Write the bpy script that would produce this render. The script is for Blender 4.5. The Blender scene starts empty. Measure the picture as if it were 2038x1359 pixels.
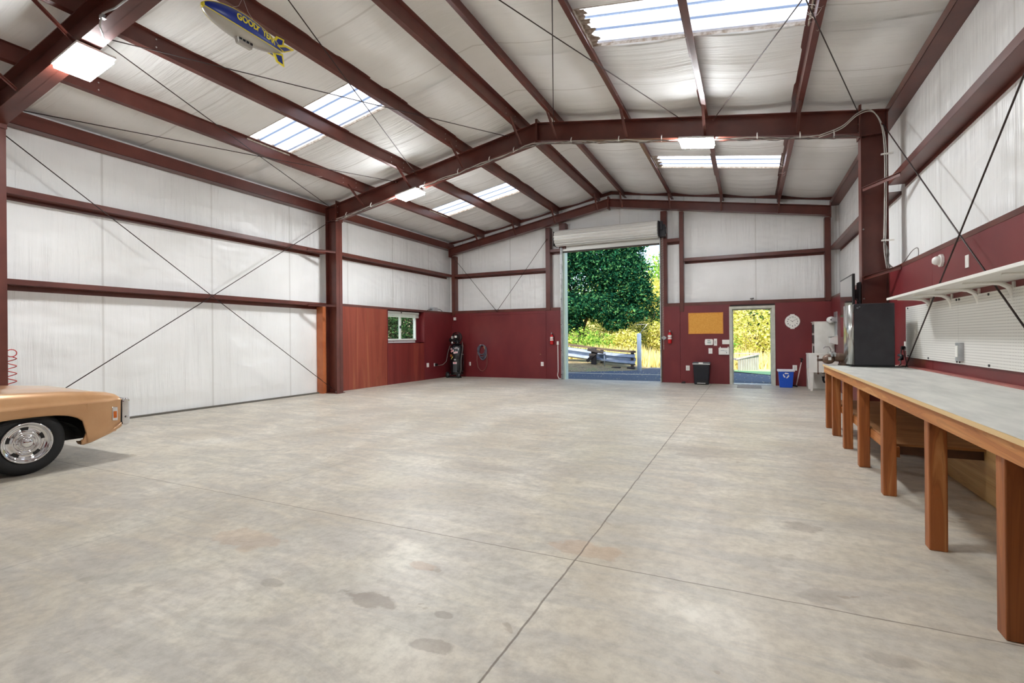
import bpy, math, random
from mathutils import Vector, Matrix
random.seed(7)
C = bpy.context.scene.collection
scene = bpy.context.scene
PI = math.pi

# ---------------------------------------------------------------- camera
cam_d = bpy.data.cameras.new('camera'); cam = bpy.data.objects.new('camera', cam_d); C.objects.link(cam)
cam_d.sensor_width = 36.0; cam_d.lens = 991.17/2038*36; cam_d.clip_start = .05; cam_d.clip_end = 400
cam_d.shift_y = -6.8/2038
cam.matrix_world = (Matrix.Translation((0, 0, 1.3014)) @ Matrix.Rotation(.4438, 4, 'Z') @ Matrix.Rotation(PI/2, 4, 'X')
                    @ Matrix.Rotation(-.00877, 4, 'Z'))
scene.camera = cam
# ---------------------------------------------------------------- light
EXPOSURE = 1.13
LED = 84.0
SUN = 4.6
SKY = .27
w = bpy.data.worlds.new('world'); scene.world = w; w.use_nodes = True
wn = w.node_tree.nodes; wn.clear()
sky = wn.new('ShaderNodeTexSky'); sky.sky_type = 'NISHITA'; sky.sun_disc = False
sky.sun_elevation = math.radians(44); sky.sun_rotation = math.radians(178); sky.air_density = 1.0; sky.dust_density = 1.2
bgn = wn.new('ShaderNodeBackground'); bgn.inputs[1].default_value = SKY
wo = wn.new('ShaderNodeOutputWorld')
w.node_tree.links.new(sky.outputs[0], bgn.inputs[0]); w.node_tree.links.new(bgn.outputs[0], wo.inputs[0])
sd = bpy.data.lights.new('sun', 'SUN'); sd.energy = SUN; sd.angle = math.radians(.6); sd.color = (1, .95, .84)
sun = bpy.data.objects.new('sun', sd); C.objects.link(sun); sun.location = (10, -20, 30)
_sv = Vector((math.sin(math.radians(178)), math.cos(math.radians(178)), math.tan(math.radians(44))))
sun.rotation_euler = _sv.to_track_quat('Z', 'Y').to_euler()
vs = scene.view_settings; vs.view_transform = 'Standard'; vs.look = 'None'; vs.gamma = 1; vs.use_curve_mapping = False
vs.exposure = EXPOSURE
scene.cycles.max_bounces = 10; scene.cycles.diffuse_bounces = 7; scene.cycles.glossy_bounces = 3
scene.cycles.transmission_bounces = 6; scene.cycles.transparent_max_bounces = 8
scene.cycles.sample_clamp_indirect = 8; scene.cycles.caustics_reflective = False; scene.cycles.caustics_refractive = False
scene.cycles.use_denoising = True

# ---------------------------------------------------------------- helpers
def lin(r, g=None, b=None):
    if g is None: g = b = r
    f = lambda c: (c/255/12.92) if c/255 <= .04045 else ((c/255+.055)/1.055)**2.4
    return (f(r), f(g), f(b), 1)

class MB:
    """collects shapes in world (or local) coordinates, then links them as one mesh object"""
    def __init__(s): s.v = []; s.f = []; s.sm = []; s.st = []
    def add(s, vs, fs, smooth=False):
        n = len(s.v); s.st.append((n, len(s.f))); s.v += [tuple(p) for p in vs]; s.f += [[i+n for i in q] for q in fs]; s.sm += [smooth]*len(fs); return s
    def box(s, x0, x1, y0, y1, z0, z1):
        return s.add([(x0,y0,z0),(x1,y0,z0),(x1,y1,z0),(x0,y1,z0),(x0,y0,z1),(x1,y0,z1),(x1,y1,z1),(x0,y1,z1)],
                     [(0,3,2,1),(4,5,6,7),(0,1,5,4),(1,2,6,5),(2,3,7,6),(3,0,4,7)])
    def obox(s, c, d, rot=None):
        a, b, e = d[0]/2, d[1]/2, d[2]/2
        R = rot if rot is not None else Matrix.Identity(3)
        c = Vector(c)
        vs = [c + R @ Vector(p) for p in ((-a,-b,-e),(a,-b,-e),(a,b,-e),(-a,b,-e),(-a,-b,e),(a,-b,e),(a,b,e),(-a,b,e))]
        return s.add(vs, [(0,3,2,1),(4,5,6,7),(0,1,5,4),(1,2,6,5),(2,3,7,6),(3,0,4,7)])
    def beam(s, a, b, wd, ht, up=(0,0,1)):
        """rectangular bar from a to b, wd sideways, ht along up"""
        a = Vector(a); b = Vector(b); d = (b-a).normalized(); u = Vector(up)
        sx = d.cross(u).normalized(); u = sx.cross(d).normalized()
        vs = []
        for p in (a, b):
            for i, j in ((-1,-1),(1,-1),(1,1),(-1,1)): vs.append(p + sx*(i*wd/2) + u*(j*ht/2))
        return s.add(vs, [(3,2,1,0),(4,5,6,7),(0,1,5,4),(1,2,6,5),(2,3,7,6),(3,0,4,7)])
    def prism(s, prof, axis, a, b, smooth=False):
        """prof: 2-D points; axis x: (y,z), y: (x,z), z: (x,y)"""
        def P(p, t):
            return (t, p[0], p[1]) if axis == 'x' else (p[0], t, p[1]) if axis == 'y' else (p[0], p[1], t)
        n = len(prof); vs = [P(p, a) for p in prof] + [P(p, b) for p in prof]
        s.add(vs, [tuple(range(n)), tuple(range(2*n-1, n-1, -1))])
        m = len(s.v) - 2*n
        for i in range(n):
            j = (i+1) % n; s.f.append([m+i, m+n+i, m+n+j, m+j]); s.sm.append(smooth)
        return s
    def tube(s, pts, r, n=8, closed=False, cap=True):
        pts = [Vector(p) for p in pts]; m = len(pts); rs = r if isinstance(r, (list, tuple)) else [r]*m
        ref = None; base = len(s.v); vs = []
        for i, p in enumerate(pts):
            if closed: d = pts[(i+1) % m] - pts[i-1]
            else: d = pts[min(i+1, m-1)] - pts[max(i-1, 0)]
            d.normalize()
            if ref is None: ref = d.orthogonal().normalized()
            ref = (ref - d*ref.dot(d))
            if ref.length < 1e-6: ref = d.orthogonal()
            ref.normalize(); q = d.cross(ref)
            for k in range(n):
                t = 2*PI*k/n; vs.append(p + ref*(rs[i]*math.cos(t)) + q*(rs[i]*math.sin(t)))
        fs = []
        for i in range(m if closed else m-1):
            for k in range(n):
                a = i*n+k; b = i*n+(k+1) % n; c = ((i+1) % m)*n+(k+1) % n; d = ((i+1) % m)*n+k; fs.append((a, b, c, d))
        s.add(vs, fs, True)
        if cap and not closed:
            s.f.append([base+k for k in range(n-1, -1, -1)]); s.sm.append(False)
            s.f.append([base+(m-1)*n+k for k in range(n)]); s.sm.append(False)
        return s
    def lathe(s, prof, c, axis='z', n=24, smooth=True, cap=True):
        """prof: (radius, height) pairs"""
        vs = []; fs = []; m = len(prof); c = Vector(c)
        for r, h in prof:
            for k in range(n):
                t = 2*PI*k/n; a, b = r*math.cos(t), r*math.sin(t)
                p = (a, b, h) if axis == 'z' else (a, h, b) if axis == 'y' else (h, a, b)
                vs.append(c + Vector(p))
        for i in range(m-1):
            for k in range(n):
                q = (i*n+k, i*n+(k+1) % n, (i+1)*n+(k+1) % n, (i+1)*n+k)
                fs.append(q if axis != 'y' else q[::-1])
        b0 = len(s.v); s.add(vs, fs, smooth)
        if not cap: return s
        if prof[0][0] > 1e-5: s.f.append([b0+k for k in range(n)][::-1]); s.sm.append(False)
        if prof[-1][0] > 1e-5: s.f.append([b0+(m-1)*n+k for k in range(n)]); s.sm.append(False)
        return s
    def grid(s, rows, smooth=True, flip=False):
        nr = len(rows); nc = len(rows[0]); vs = [p for r in rows for p in r]; fs = []
        for i in range(nr-1):
            for j in range(nc-1):
                q = (i*nc+j, i*nc+j+1, (i+1)*nc+j+1, (i+1)*nc+j); fs.append(q[::-1] if flip else q)
        return s.add(vs, fs, smooth)
    def build_each(s, name, m, parent=None, **k):
        """every collected shape becomes an object of its own"""
        st = s.st + [(len(s.v), len(s.f))]; out = []
        for (v0, f0), (v1, f1) in zip(st, st[1:]):
            q = MB(); q.v = s.v[v0:v1]; q.f = [[i-v0 for i in g_] for g_ in s.f[f0:f1]]; q.sm = s.sm[f0:f1]
            out.append(q.build(name, m, parent, **k))
        return out
    def build(s, name, m, parent=None, bevel=0, origin=None, fix=True, solid=0):
        me = bpy.data.meshes.new(name)
        if parent is not None: o0 = WL[parent.name_full] if parent.name_full in WL else Vector((0,0,0))
        elif origin is not None: o0 = Vector(origin)
        else:
            xs, ys, zs = zip(*s.v); o0 = Vector(((min(xs)+max(xs))/2, (min(ys)+max(ys))/2, min(zs)))
        me.from_pydata([(p[0]-o0.x, p[1]-o0.y, p[2]-o0.z) for p in s.v], [], s.f)
        me.polygons.foreach_set('use_smooth', s.sm)
        if fix:
            import bmesh
            bm = bmesh.new(); bm.from_mesh(me); bmesh.ops.recalc_face_normals(bm, faces=bm.faces); bm.to_mesh(me); bm.free()
        me.validate(); me.update()
        me.materials.append(m)
        o = bpy.data.objects.new(name, me); C.objects.link(o)
        if parent is not None: o.parent = parent; WL[o.name_full] = o0
        else: o.location = o0; WL[o.name_full] = o0
        if bevel:
            b = o.modifiers.new('bevel', 'BEVEL'); b.width = bevel; b.segments = 2; b.limit_method = 'ANGLE'; b.angle_limit = math.radians(40)
        if solid:
            q = o.modifiers.new('solid', 'SOLIDIFY'); q.thickness = solid; q.offset = -1
        return o
WL = {}
def tag(o, label=None, cat=None, group=None, kind=None):
    if label: o['label'] = label
    if cat: o['category'] = cat
    if group: o['group'] = group
    if kind: o['kind'] = kind
    return o
def thing(name, loc, label, cat, group=None, kind=None):
    o = bpy.data.objects.new(name, None); C.objects.link(o); o.location = loc; WL[o.name_full] = Vector(loc)
    o.empty_display_size = .1
    return tag(o, label, cat, group, kind)
def struct(o): o['kind'] = 'structure'; return o
def copy_tree(o, parent=None):
    c = o.copy(); C.objects.link(c)
    if parent is not None: c.parent = parent
    for ch in list(o.children): copy_tree(ch, c)
    return c

def smooth(pts, k=6):
    """Catmull-Rom through the points"""
    P = [Vector(p) for p in pts]; P = [P[0]*2-P[1]] + P + [P[-1]*2-P[-2]]; out = []
    for i in range(1, len(P)-2):
        a, b, c, d = P[i-1:i+3]
        for j in range(k):
            t = j/k; out.append(.5*((2*b)+(c-a)*t+(2*a-5*b+4*c-d)*t*t+(3*b-a-3*c+d)*t**3))
    out.append(P[-2]); return out

# ---------------------------------------------------------------- materials
def mat(name, col, rough=.5, metal=0, spec=.5, coat=0, emit=None, estr=0, alpha=1, trans=0):
    m = bpy.data.materials.new(name); m.use_nodes = True; b = m.node_tree.nodes['Principled BSDF']
    b.inputs['Base Color'].default_value = col; b.inputs['Roughness'].default_value = rough; b.inputs['Metallic'].default_value = metal
    b.inputs['Specular IOR Level'].default_value = spec; b.inputs['Coat Weight'].default_value = coat
    if emit: b.inputs['Emission Color'].default_value = emit; b.inputs['Emission Strength'].default_value = estr
    if trans: b.inputs['Transmission Weight'].default_value = trans
    return m
class N:
    """tiny node helper"""
    def __init__(s, m): s.t = m.node_tree; s.n = s.t.nodes; s.b = s.n.get('Principled BSDF')
    def new(s, t, **k):
        q = s.n.new(t)
        for a, v in k.items(): setattr(q, a, v)
        return q
    def link(s, a, b): s.t.links.new(a, b)
    def pos(s): return s.new('ShaderNodeNewGeometry').outputs['Position']
    def obj(s): return s.new('ShaderNodeTexCoord').outputs['Object']
    def mapp(s, v, sc=(1,1,1), rot=(0,0,0), loc=(0,0,0)):
        q = s.new('ShaderNodeMapping'); q.inputs['Scale'].default_value = sc; q.inputs['Rotation'].default_value = rot; q.inputs['Location'].default_value = loc
        s.link(v, q.inputs[0]); return q.outputs[0]
    def noise(s, v, scale, detail=4, rough=.55, dist=0):
        q = s.new('ShaderNodeTexNoise'); q.inputs['Scale'].default_value = scale; q.inputs['Detail'].default_value = detail
        q.inputs['Roughness'].default_value = rough; q.inputs['Distortion'].default_value = dist; s.link(v, q.inputs['Vector']); return q.outputs['Fac']
    def ramp(s, f, stops):
        q = s.new('ShaderNodeValToRGB'); e = q.color_ramp.elements
        while len(e) < len(stops): e.new(.5)
        for i, (p, c) in enumerate(stops): e[i].position = p; e[i].color = c if hasattr(c, '__len__') else (c, c, c, 1)
        s.link(f, q.inputs[0]); return q.outputs[0]
    def mix(s, f, a, b, mode='MIX'):
        q = s.new('ShaderNodeMix', data_type='RGBA', blend_type=mode)
        for sock, val in ((q.inputs[0], f), (q.inputs[6], a), (q.inputs[7], b)):
            if hasattr(val, 'is_output'): s.link(val, sock)
            else: sock.default_value = val
        return q.outputs[2]
    def math(s, op, a, b=None, c=None):
        q = s.new('ShaderNodeMath', operation=op)
        for i, val in enumerate((a, b, c)):
            if val is None: continue
            if hasattr(val, 'is_output'): s.link(val, q.inputs[i])
            else: q.inputs[i].default_value = val
        return q.outputs[0]
    def sep(s, v): q = s.new('ShaderNodeSeparateXYZ'); s.link(v, q.inputs[0]); return q.outputs
    def color(s, c): s.link(c, s.b.inputs['Base Color'])
    def rough(s, c): s.link(c, s.b.inputs['Roughness'])
    def bump(s, h, strength=.3, dist=.02):
        q = s.new('ShaderNodeBump'); q.inputs['Strength'].default_value = strength; q.inputs['Distance'].default_value = dist
        s.link(h, q.inputs['Height']); s.link(q.outputs[0], s.b.inputs['Normal'])
def noisy(name, c1, c2, scale=3, rough=.5, metal=0, stretch=(1,1,1), bump=0, spec=.5, lo=.35, hi=.65, coat=0, detail=5):
    m = mat(name, c1, rough, metal, spec, coat); n = N(m); v = n.mapp(n.pos(), stretch); f = n.noise(v, scale, detail)
    n.color(n.ramp(f, [(lo, c1), (hi, c2)]))
    if bump: n.bump(f, bump, .01)
    return m

# dull red-oxide steel
M_steel = noisy('red_oxide_steel', lin(86,42,35), lin(104,54,44), 2.2, .34, 0, spec=.5, bump=.04)
M_paint = noisy('maroon_painted_plywood', lin(104,30,36), lin(118,40,42), 1.6, .42, stretch=(1,1,.5), bump=.03)
M_rod = mat('dark_steel_rod', lin(52,38,34), .45, .3)
M_bolt = mat('zinc_bolt', lin(190,188,185), .35, .7)
M_white = mat('white_plastic', lin(238,236,230), .4)
M_black = mat('black_plastic', lin(24,24,26), .4)
M_rubber = mat('black_rubber', lin(26,26,27), .7)
M_galv = noisy('galvanised_steel', lin(168,170,172), lin(200,202,204), 8, .4, .6)
M_chrome = mat('chrome', lin(225,225,228), .07, 1)
M_cable = mat('white_cable', lin(205,202,195), .5)
M_dcable = mat('grey_cable', lin(110,105,100), .5)

def vinyl(name, along):
    """white reinforced vinyl facing of the insulation: fine wrinkles run one way"""
    m = mat(name, lin(236,236,235), .36, 0, .45); n = N(m); p = n.pos()
    sc = {'x': (.35, 7, .35), 'z': (6, 6, .35)}[along]
    v = n.mapp(p, sc)
    f1 = n.noise(v, 1.3, 6, .6, .4); f2 = n.noise(n.mapp(p, {'x': (.12, 3, .12), 'z': (1.6, 1.6, .2)}[along]), 1, 3, .5, .8)
    big = n.noise(p, .8, 2)
    h = n.math('ADD', n.math('MULTIPLY', f1, .5), n.math('MULTIPLY', f2, .8))
    mask = n.noise(n.mapp(p, (.5, .5, .9)), 1.1, 3); h = n.math('MULTIPLY', h, n.ramp(mask, [(.36, .25), (.60, 1.0)]))
    n.bump(h, .9, .085 if along == 'z' else .085)
    if along == 'x': n.b.inputs['Specular IOR Level'].default_value = .18; n.b.inputs['Roughness'].default_value = .5
    c = n.ramp(big, [(.3, lin(236,236,234)), (.7, lin(246,246,245))])
    # seams between the insulation rolls
    sx = n.sep(p); 
    if along == 'x':
        t = n.math('ABSOLUTE', n.math('SUBTRACT', n.math('FRACT', n.math('MULTIPLY', n.math('ADD', sx[1], .3), 1/1.52)), .5))
    else:
        t = n.math('ABSOLUTE', n.math('SUBTRACT', n.math('FRACT', n.math('MULTIPLY', n.math('ADD', n.math('ADD', sx[0], sx[1]), .45), 1/1.83)), .5))
    k = n.ramp(t, [(0, 1), (.006, 1), (.012, 0)])
    c = n.mix(n.math('MULTIPLY', k, .5), c, lin(196,193,188))
    n.color(c); return m
M_vwall = vinyl('white_vinyl_wall_insulation', 'z')
M_vroof = vinyl('white_vinyl_roof_insulation', 'x')

_b, _o = lin(132,118,104), lin(176,132,92)
STAINS = [(-1.72, 1.94, .16, .07, .55, _b), (-1.22, 1.75, .11, .05, .5, _b), (.32, 3.9, .12, .10, .4, _b), (-2.33, 1.86, .08, .04, .35, _b), (-1.31, 1.98, .05, .03, .45, _b), (.32, 2.9, .12, .10, .3, _b), (.5, 2.45, .10, .06, .3, _b), (-.9, 2.95, .25, .12, .3, _o), (-1.7, 2.35, .09, .05, .3, _o), (-3.0, 2.2, .3, .14, .25, _o), (-2.5, 4.4, .5, .2, .25, _b), (-.4, 6.0, .5, .35, .2, _b)]
def make_floor():
    m = mat('stained_concrete', lin(200,193,182), .42, 0, .4); n = N(m); p = n.pos(); s = n.sep(p)
    a = n.noise(n.mapp(p, (1, .6, 1), (0, 0, .3)), .9, 9, .62, .5)
    b = n.noise(n.mapp(p, (.7, 2.2, 1), (0, 0, .35)), 1.8, 10, .68, .9)
    c = n.noise(p, 14, 8, .7)
    col = n.ramp(a, [(.3, lin(172,160,142)), (.5, lin(200,191,174)), (.70, lin(220,214,201))])
    col = n.mix(n.ramp(b, [(.42, 0.0), (.58, .6)]), col, lin(172,168,162))
    col = n.mix(n.ramp(c, [(.35, .4), (.58, 0.0)]), col, lin(138,128,114))
    d = n.noise(n.mapp(p, (1, 1, 1), (0, 0, 0), (3.1, 7.7, 0)), 1.7, 5, .6, .3)
    col = n.mix(n.ramp(d, [(.66, 0.0), (.70, .4)]), col, lin(150,138,122))
    e = n.noise(n.mapp(p, (1, 1, 1), (0, 0, 0), (11, 2, 0)), 4.1, 3, .6, .6)
    col = n.mix(n.ramp(e, [(.70, 0.0), (.725, .45)]), col, lin(148,130,110))
    wob = n.math('MULTIPLY', n.math('SUBTRACT', n.noise(p, 5, 4), .5), .02)
    for sx, sy, ra, rb, st_, cc in (STAINS):
        dx = n.math('DIVIDE', n.math('SUBTRACT', s[0], sx), ra); dy = n.math('DIVIDE', n.math('SUBTRACT', s[1], sy), rb)
        dd = n.math('ADD', n.math('SQRT', n.math('ADD', n.math('MULTIPLY', dx, dx), n.math('MULTIPLY', dy, dy))), n.math('MULTIPLY', n.math('SUBTRACT', n.noise(p, 9, 4), .5), 1.6))
        col = n.mix(n.ramp(dd, [(.80, st_), (1.0, 0.0)]), col, cc)
    crack = None
    for ax, at, wd, st in ((0, -.93, .007, .75), (1, 2.78, .006, .65), (0, -3.88, .004, .35), (0, -6.85, .004, .4), (1, 8.9, .004, .25), (1, 5.4, .003, .18)):
        t = n.math('ABSOLUTE', n.math('ADD', n.math('SUBTRACT', s[ax], at), wob))
        k = n.ramp(n.math('DIVIDE', t, wd), [(.5, st), (1.0, 0.0)])
        col = n.mix(k, col, lin(92,78,64))
        crack = k if crack is None else n.math('MAXIMUM', crack, k)
    n.color(col); n.rough(n.ramp(b, [(.3, .34), (.7, .55)]))
    n.bump(n.math('SUBTRACT', n.math('MULTIPLY', c, .15), crack), .25, .01)
    return m
M_floor = make_floor()

def wood(name, c1, c2, c3, axis='z', scale=1.0, rough=.5):
    m = mat(name, c1, rough, 0, .35); n = N(m); p = n.pos()
    st = {'x': (.25, 4, 4), 'y': (4, .25, 4), 'z': (4, 4, .25)}[axis]
    v = n.mapp(p, tuple(q*scale for q in st))
    wv = n.new('ShaderNodeTexNoise'); wv.inputs['Scale'].default_value = 2.5; wv.inputs['Detail'].default_value = 6; wv.inputs['Distortion'].default_value = 1.8
    n.link(v, wv.inputs['Vector']); f = wv.outputs['Fac']
    g = n.math('FRACT', n.math('MULTIPLY', f, 7))
    c = n.ramp(f, [(.3, c1), (.55, c2), (.75, c3)])
    c = n.mix(n.ramp(g, [(0, .3), (.35, 0), (.9, 0), (1, .3)]), c, tuple(q*.55 for q in c1[:3])+(1,))
    n.color(c); n.bump(g, .08, .003); return m
M_lumber = wood('redwood_lumber', lin(134,76,40), lin(166,98,52), lin(200,142,88), 'z')
M_lumber_h = wood('rail_lumber', lin(164,98,52), lin(192,128,74), lin(212,156,100), 'y')
M_ply = wood('pale_plywood', lin(168,128,78), lin(192,152,98), lin(208,172,120), 'y', .5)
M_shelfply = wood('brown_plywood', lin(134,88,52), lin(160,112,70), lin(176,130,86), 'x', .6)
M_panelred = wood('red_stained_plywood_sheet', lin(112,40,36), lin(126,48,42), lin(140,64,50), 'z', .28, .4)
M_panelwood = wood('red_stained_plywood', lin(132,56,42), lin(150,72,52), lin(168,98,66), 'z', .28, .4)
M_top = noisy('worn_grey_benchtop', lin(190,190,184), lin(212,211,204), 5, .5, stretch=(2,.5,1), bump=.05)
# ---------------------------------------------------------------- dimensions of the barn
XL, XR = -9.29, 1.876          # inner faces of the girts
WL_X, WR_X = XL-.2, XR+.2      # insulated wall faces
YA, YN, YM, YE = -3.1, 3.02, 9.11, 14.72
YW = YE+.2
RX, RZ, SL, SR = -3.72, 5.51, .18, .157
def RT(x): return RZ - (SL*(RX-x) if x < RX else SR*(x-RX))     # top of the rafters / underside of purlins
def roofz(x): return RT(x)+.2

# floor, walls, ceiling
fl = struct(MB().box(WL_X-.05, WR_X+.05, YA-.25, YW+.05, -.12, 0).build('floor', M_floor))
# left wall with window hole
wy0, wy1, wz0, wz1 = 11.28, 12.86, 1.26, 2.10
b = MB(); x0, x1 = WL_X-.05, WL_X; zt = roofz(WL_X)+.05
b.box(x0, x1, YA-.25, wy0, 0, zt).box(x0, x1, wy1, YW+.05, 0, zt).box(x0, x1, wy0, wy1, 0, wz0).box(x0, x1, wy0, wy1, wz1, zt)
w_left = struct(b.build('wall_left', M_vwall))
ry0, ry1, rz0, rz1 = 11.75, 13.36, 1.26, 2.10
b = MB(); x0, x1 = WR_X, WR_X+.05; zt = roofz(WR_X)+.05
b.box(x0, x1, YA-.25, ry0, 0, zt).box(x0, x1, ry1, YW+.05, 0, zt).box(x0, x1, ry0, ry1, 0, rz0).box(x0, x1, ry0, ry1, rz1, zt)
w_right = struct(b.build('wall_right', M_vwall))
# end wall with roll-up door and walk-through door openings
DX0, DX1, DZ = -5.18, -2.30, 4.05
PX0, PX1, PZ = -.40, .55, 2.06
def gable(y0, y1, cuts):
    b = MB()
    for a, c, z in cuts:
        prof = [(a, z), (c, z), (c, roofz(c)+.03)]
        if a < RX < c: prof.append((RX, roofz(RX)+.03))
        prof.append((a, roofz(a)+.03)); b.prism(prof, 'y', y0, y1)
    return b
w_end = struct(gable(YW, YW+.05, [(WL_X-.05, DX0, 0), (DX0, DX1, DZ), (DX1, PX0, 0), (PX0, PX1, PZ), (PX1, WR_X+.05, 0)]).build('wall_back', M_vwall))
w_back = struct(gable(YA-.25, YA-.2, [(WL_X-.05, RX-2, 0), (RX-2, RX+2, 0), (RX+2, WR_X+.05, 0)]).build('wall_front', M_vwall))

# roof insulation, sagging a little between the purlins, open at the skylights
PUR = [-8.08, -6.74, -5.40, -4.06, -3.32, -1.98, -.66, .70]
SKYL = [(-8.08, -5.40, 6.02, 6.93), (-1.98, .68, 6.02, 6.90), (-8.08, -5.40, 11.66, 12.58), (-1.98, .68, 11.68, 12.56)]
def sag(x):
    ks = [WL_X] + PUR[:4] + [RX] + PUR[4:] + [WR_X]
    for a, c in zip(ks, ks[1:]):
        if a <= x <= c:
            if c-a < .8: return 0
            t = (x-a)/(c-a); return .05*math.sin(PI*t)
    return 0
b = MB()
ys = sorted(set([YA-.25, YW+.05, YN, YM] + [q for s_ in SKYL for q in s_[2:]]))
yy = []
for a, c in zip(ys, ys[1:]):
    k = max(2, int((c-a)/.5)); yy += [a+(c-a)*i/k for i in range(k)]
yy.append(ys[-1])
xs = [WL_X-.05] + PUR[:4] + [RX] + PUR[4:] + [WR_X+.05]
xx = []
for a, c in zip(xs, xs[1:]):
    k = 8 if c-a > .8 else 3; xx += [a+(c-a)*i/k for i in range(k)]
xx.append(xs[-1])
rng = random.Random(3); hs = [q for s_ in SKYL for q in s_[2:]]; jy = [.0 if any(abs(y-q) < .01 for q in hs) else rng.uniform(.6, 1.3) for y in yy]
vs = []; fs = []
for j, y in enumerate(yy):
    for x in xx: vs.append((x, y, roofz(x)-sag(x)*jy[j]))
nx = len(xx)
def insky(x, y): return any(s_[0]-.01 < x < s_[1]+.01 and s_[2] < y < s_[3] for s_ in SKYL)
for j in range(len(yy)-1):
    for i in range(nx-1):
        if insky((xx[i]+xx[i+1])/2, (yy[j]+yy[j+1])/2): continue
        fs.append((j*nx+i, j*nx+i+1, (j+1)*nx+i+1, (j+1)*nx+i))
b.add(vs, fs, True)
ceil = struct(b.build('ceiling', M_vroof, fix=False))
# metal roof above the insulation, so that the roof has a real outside
M_roof = noisy('tan_roof_sheet', lin(150,150,146), lin(168,168,162), 4, .5, .2)
b = MB()
def roofstrip(x0, x1, y0, y1):
    b.prism([(x0, RT(x0)+.262), (x1, RT(x1)+.262), (x1, RT(x1)+.282), (x0, RT(x0)+.282)], 'y', y0, y1)
for x0, x1 in ((WL_X-.3, -8.08), (-5.40, RX), (RX, -1.98), (.68, WR_X+.3)): roofstrip(x0, x1, YA-.4, YW+.25)
for x0, x1, k in ((-8.08, -5.40, 0), (-1.98, .68, 1)):
    a = [YA-.4] + [q for s_ in SKYL if s_[0] == x0 for q in s_[2:]] + [YW+.25]
    for i in range(0, len(a), 2): roofstrip(x0, x1, a[i], a[i+1])
rf = b.build('roof_sheet', M_roof, parent=ceil)

# skylights: ribbed translucent sheets
def make_sky():
    m = bpy.data.materials.new('translucent_ribbed_fibreglass'); m.use_nodes = True; n = N(m); n.n.clear()
    out = n.new('ShaderNodeOutputMaterial'); tr = n.new('ShaderNodeBsdfTranslucent'); df = n.new('ShaderNodeBsdfDiffuse')
    p = n.pos(); s = n.sep(p)
    rib = n.math('ABSOLUTE', n.math('SUBTRACT', n.math('FRACT', n.math('MULTIPLY', s[1], 1/.305)), .5))
    sp = n.noise(n.mapp(p, (1, 1.6, 1)), 22, 6, .75)
    c = n.mix(n.ramp(rib, [(0, 1), (.10, 1), (.16, 0)]), lin(250,250,250), lin(176,180,190))
    c = n.mix(n.ramp(sp, [(.50, 0), (.62, .55)]), c, lin(176,172,162))
    for q in (tr, df): n.link(c, q.inputs['Color'])
    mx = n.new('ShaderNodeMixShader'); mx.inputs[0].default_value = .25
    n.link(tr.outputs[0], mx.inputs[1]); n.link(df.outputs[0], mx.inputs[2]); n.link(mx.outputs[0], out.inputs[0]); return m
M_sky = make_sky()
M_fluff = noisy('torn_brown_insulation', lin(150,132,112), lin(205,196,184), 16, .9, bump=.3)
where = ['left roof slope in the near bay', 'right roof slope in the near bay', 'left roof slope in the far bay', 'right roof slope in the far bay']
for (x0, x1, y0, y1), wh in zip(SKYL, where):
    t = thing('skylight', ((x0+x1)/2, (y0+y1)/2, RT((x0+x1)/2)+.2), 'bright ribbed fibreglass skylight panel in the '+wh, 'skylight', 'roof skylights')
    b = MB(); prof = []
    k = 48
    rows = []
    for i in range(k+1):
        y = y0 + (y1-y0)*i/k; ph = ((y/.305) % 1); h = .02 if abs(ph-.5) < .09 else 0
        rows.append([(x0, y, RT(x0)+.236+h), (x1, y, RT(x1)+.236+h)])
    b.grid(rows, False); b.build('panel', M_sky, t, fix=False)
    b = MB()
    for xa in (x0, x1-.015): b.prism([(xa, RT(xa)+.17), (xa+.015, RT(xa)+.17), (xa+.015, RT(xa)+.26), (xa, RT(xa)+.26)], 'y', y0, y1)
    for ya in (y0-.012, y1): b.prism([(x0, RT(x0)+.195), (x1, RT(x1)+.195), (x1, RT(x1)+.26), (x0, RT(x0)+.26)], 'y', ya, ya+.012)
    if x0 > RX:
        rows = []
        for i in range(k+1):
            y = y0+(y1-y0)*i/k; ww = .12+.03*math.sin(y*31)+.02*math.sin(y*83); h = .012*math.sin(y*60); rows.append([(x0, y, RT(x0)+.215+h), (x0+ww, y, RT(x0+ww)+.222+h)])
        b.grid(rows, True)
    b.build_each('curb', M_fluff, t)

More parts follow.
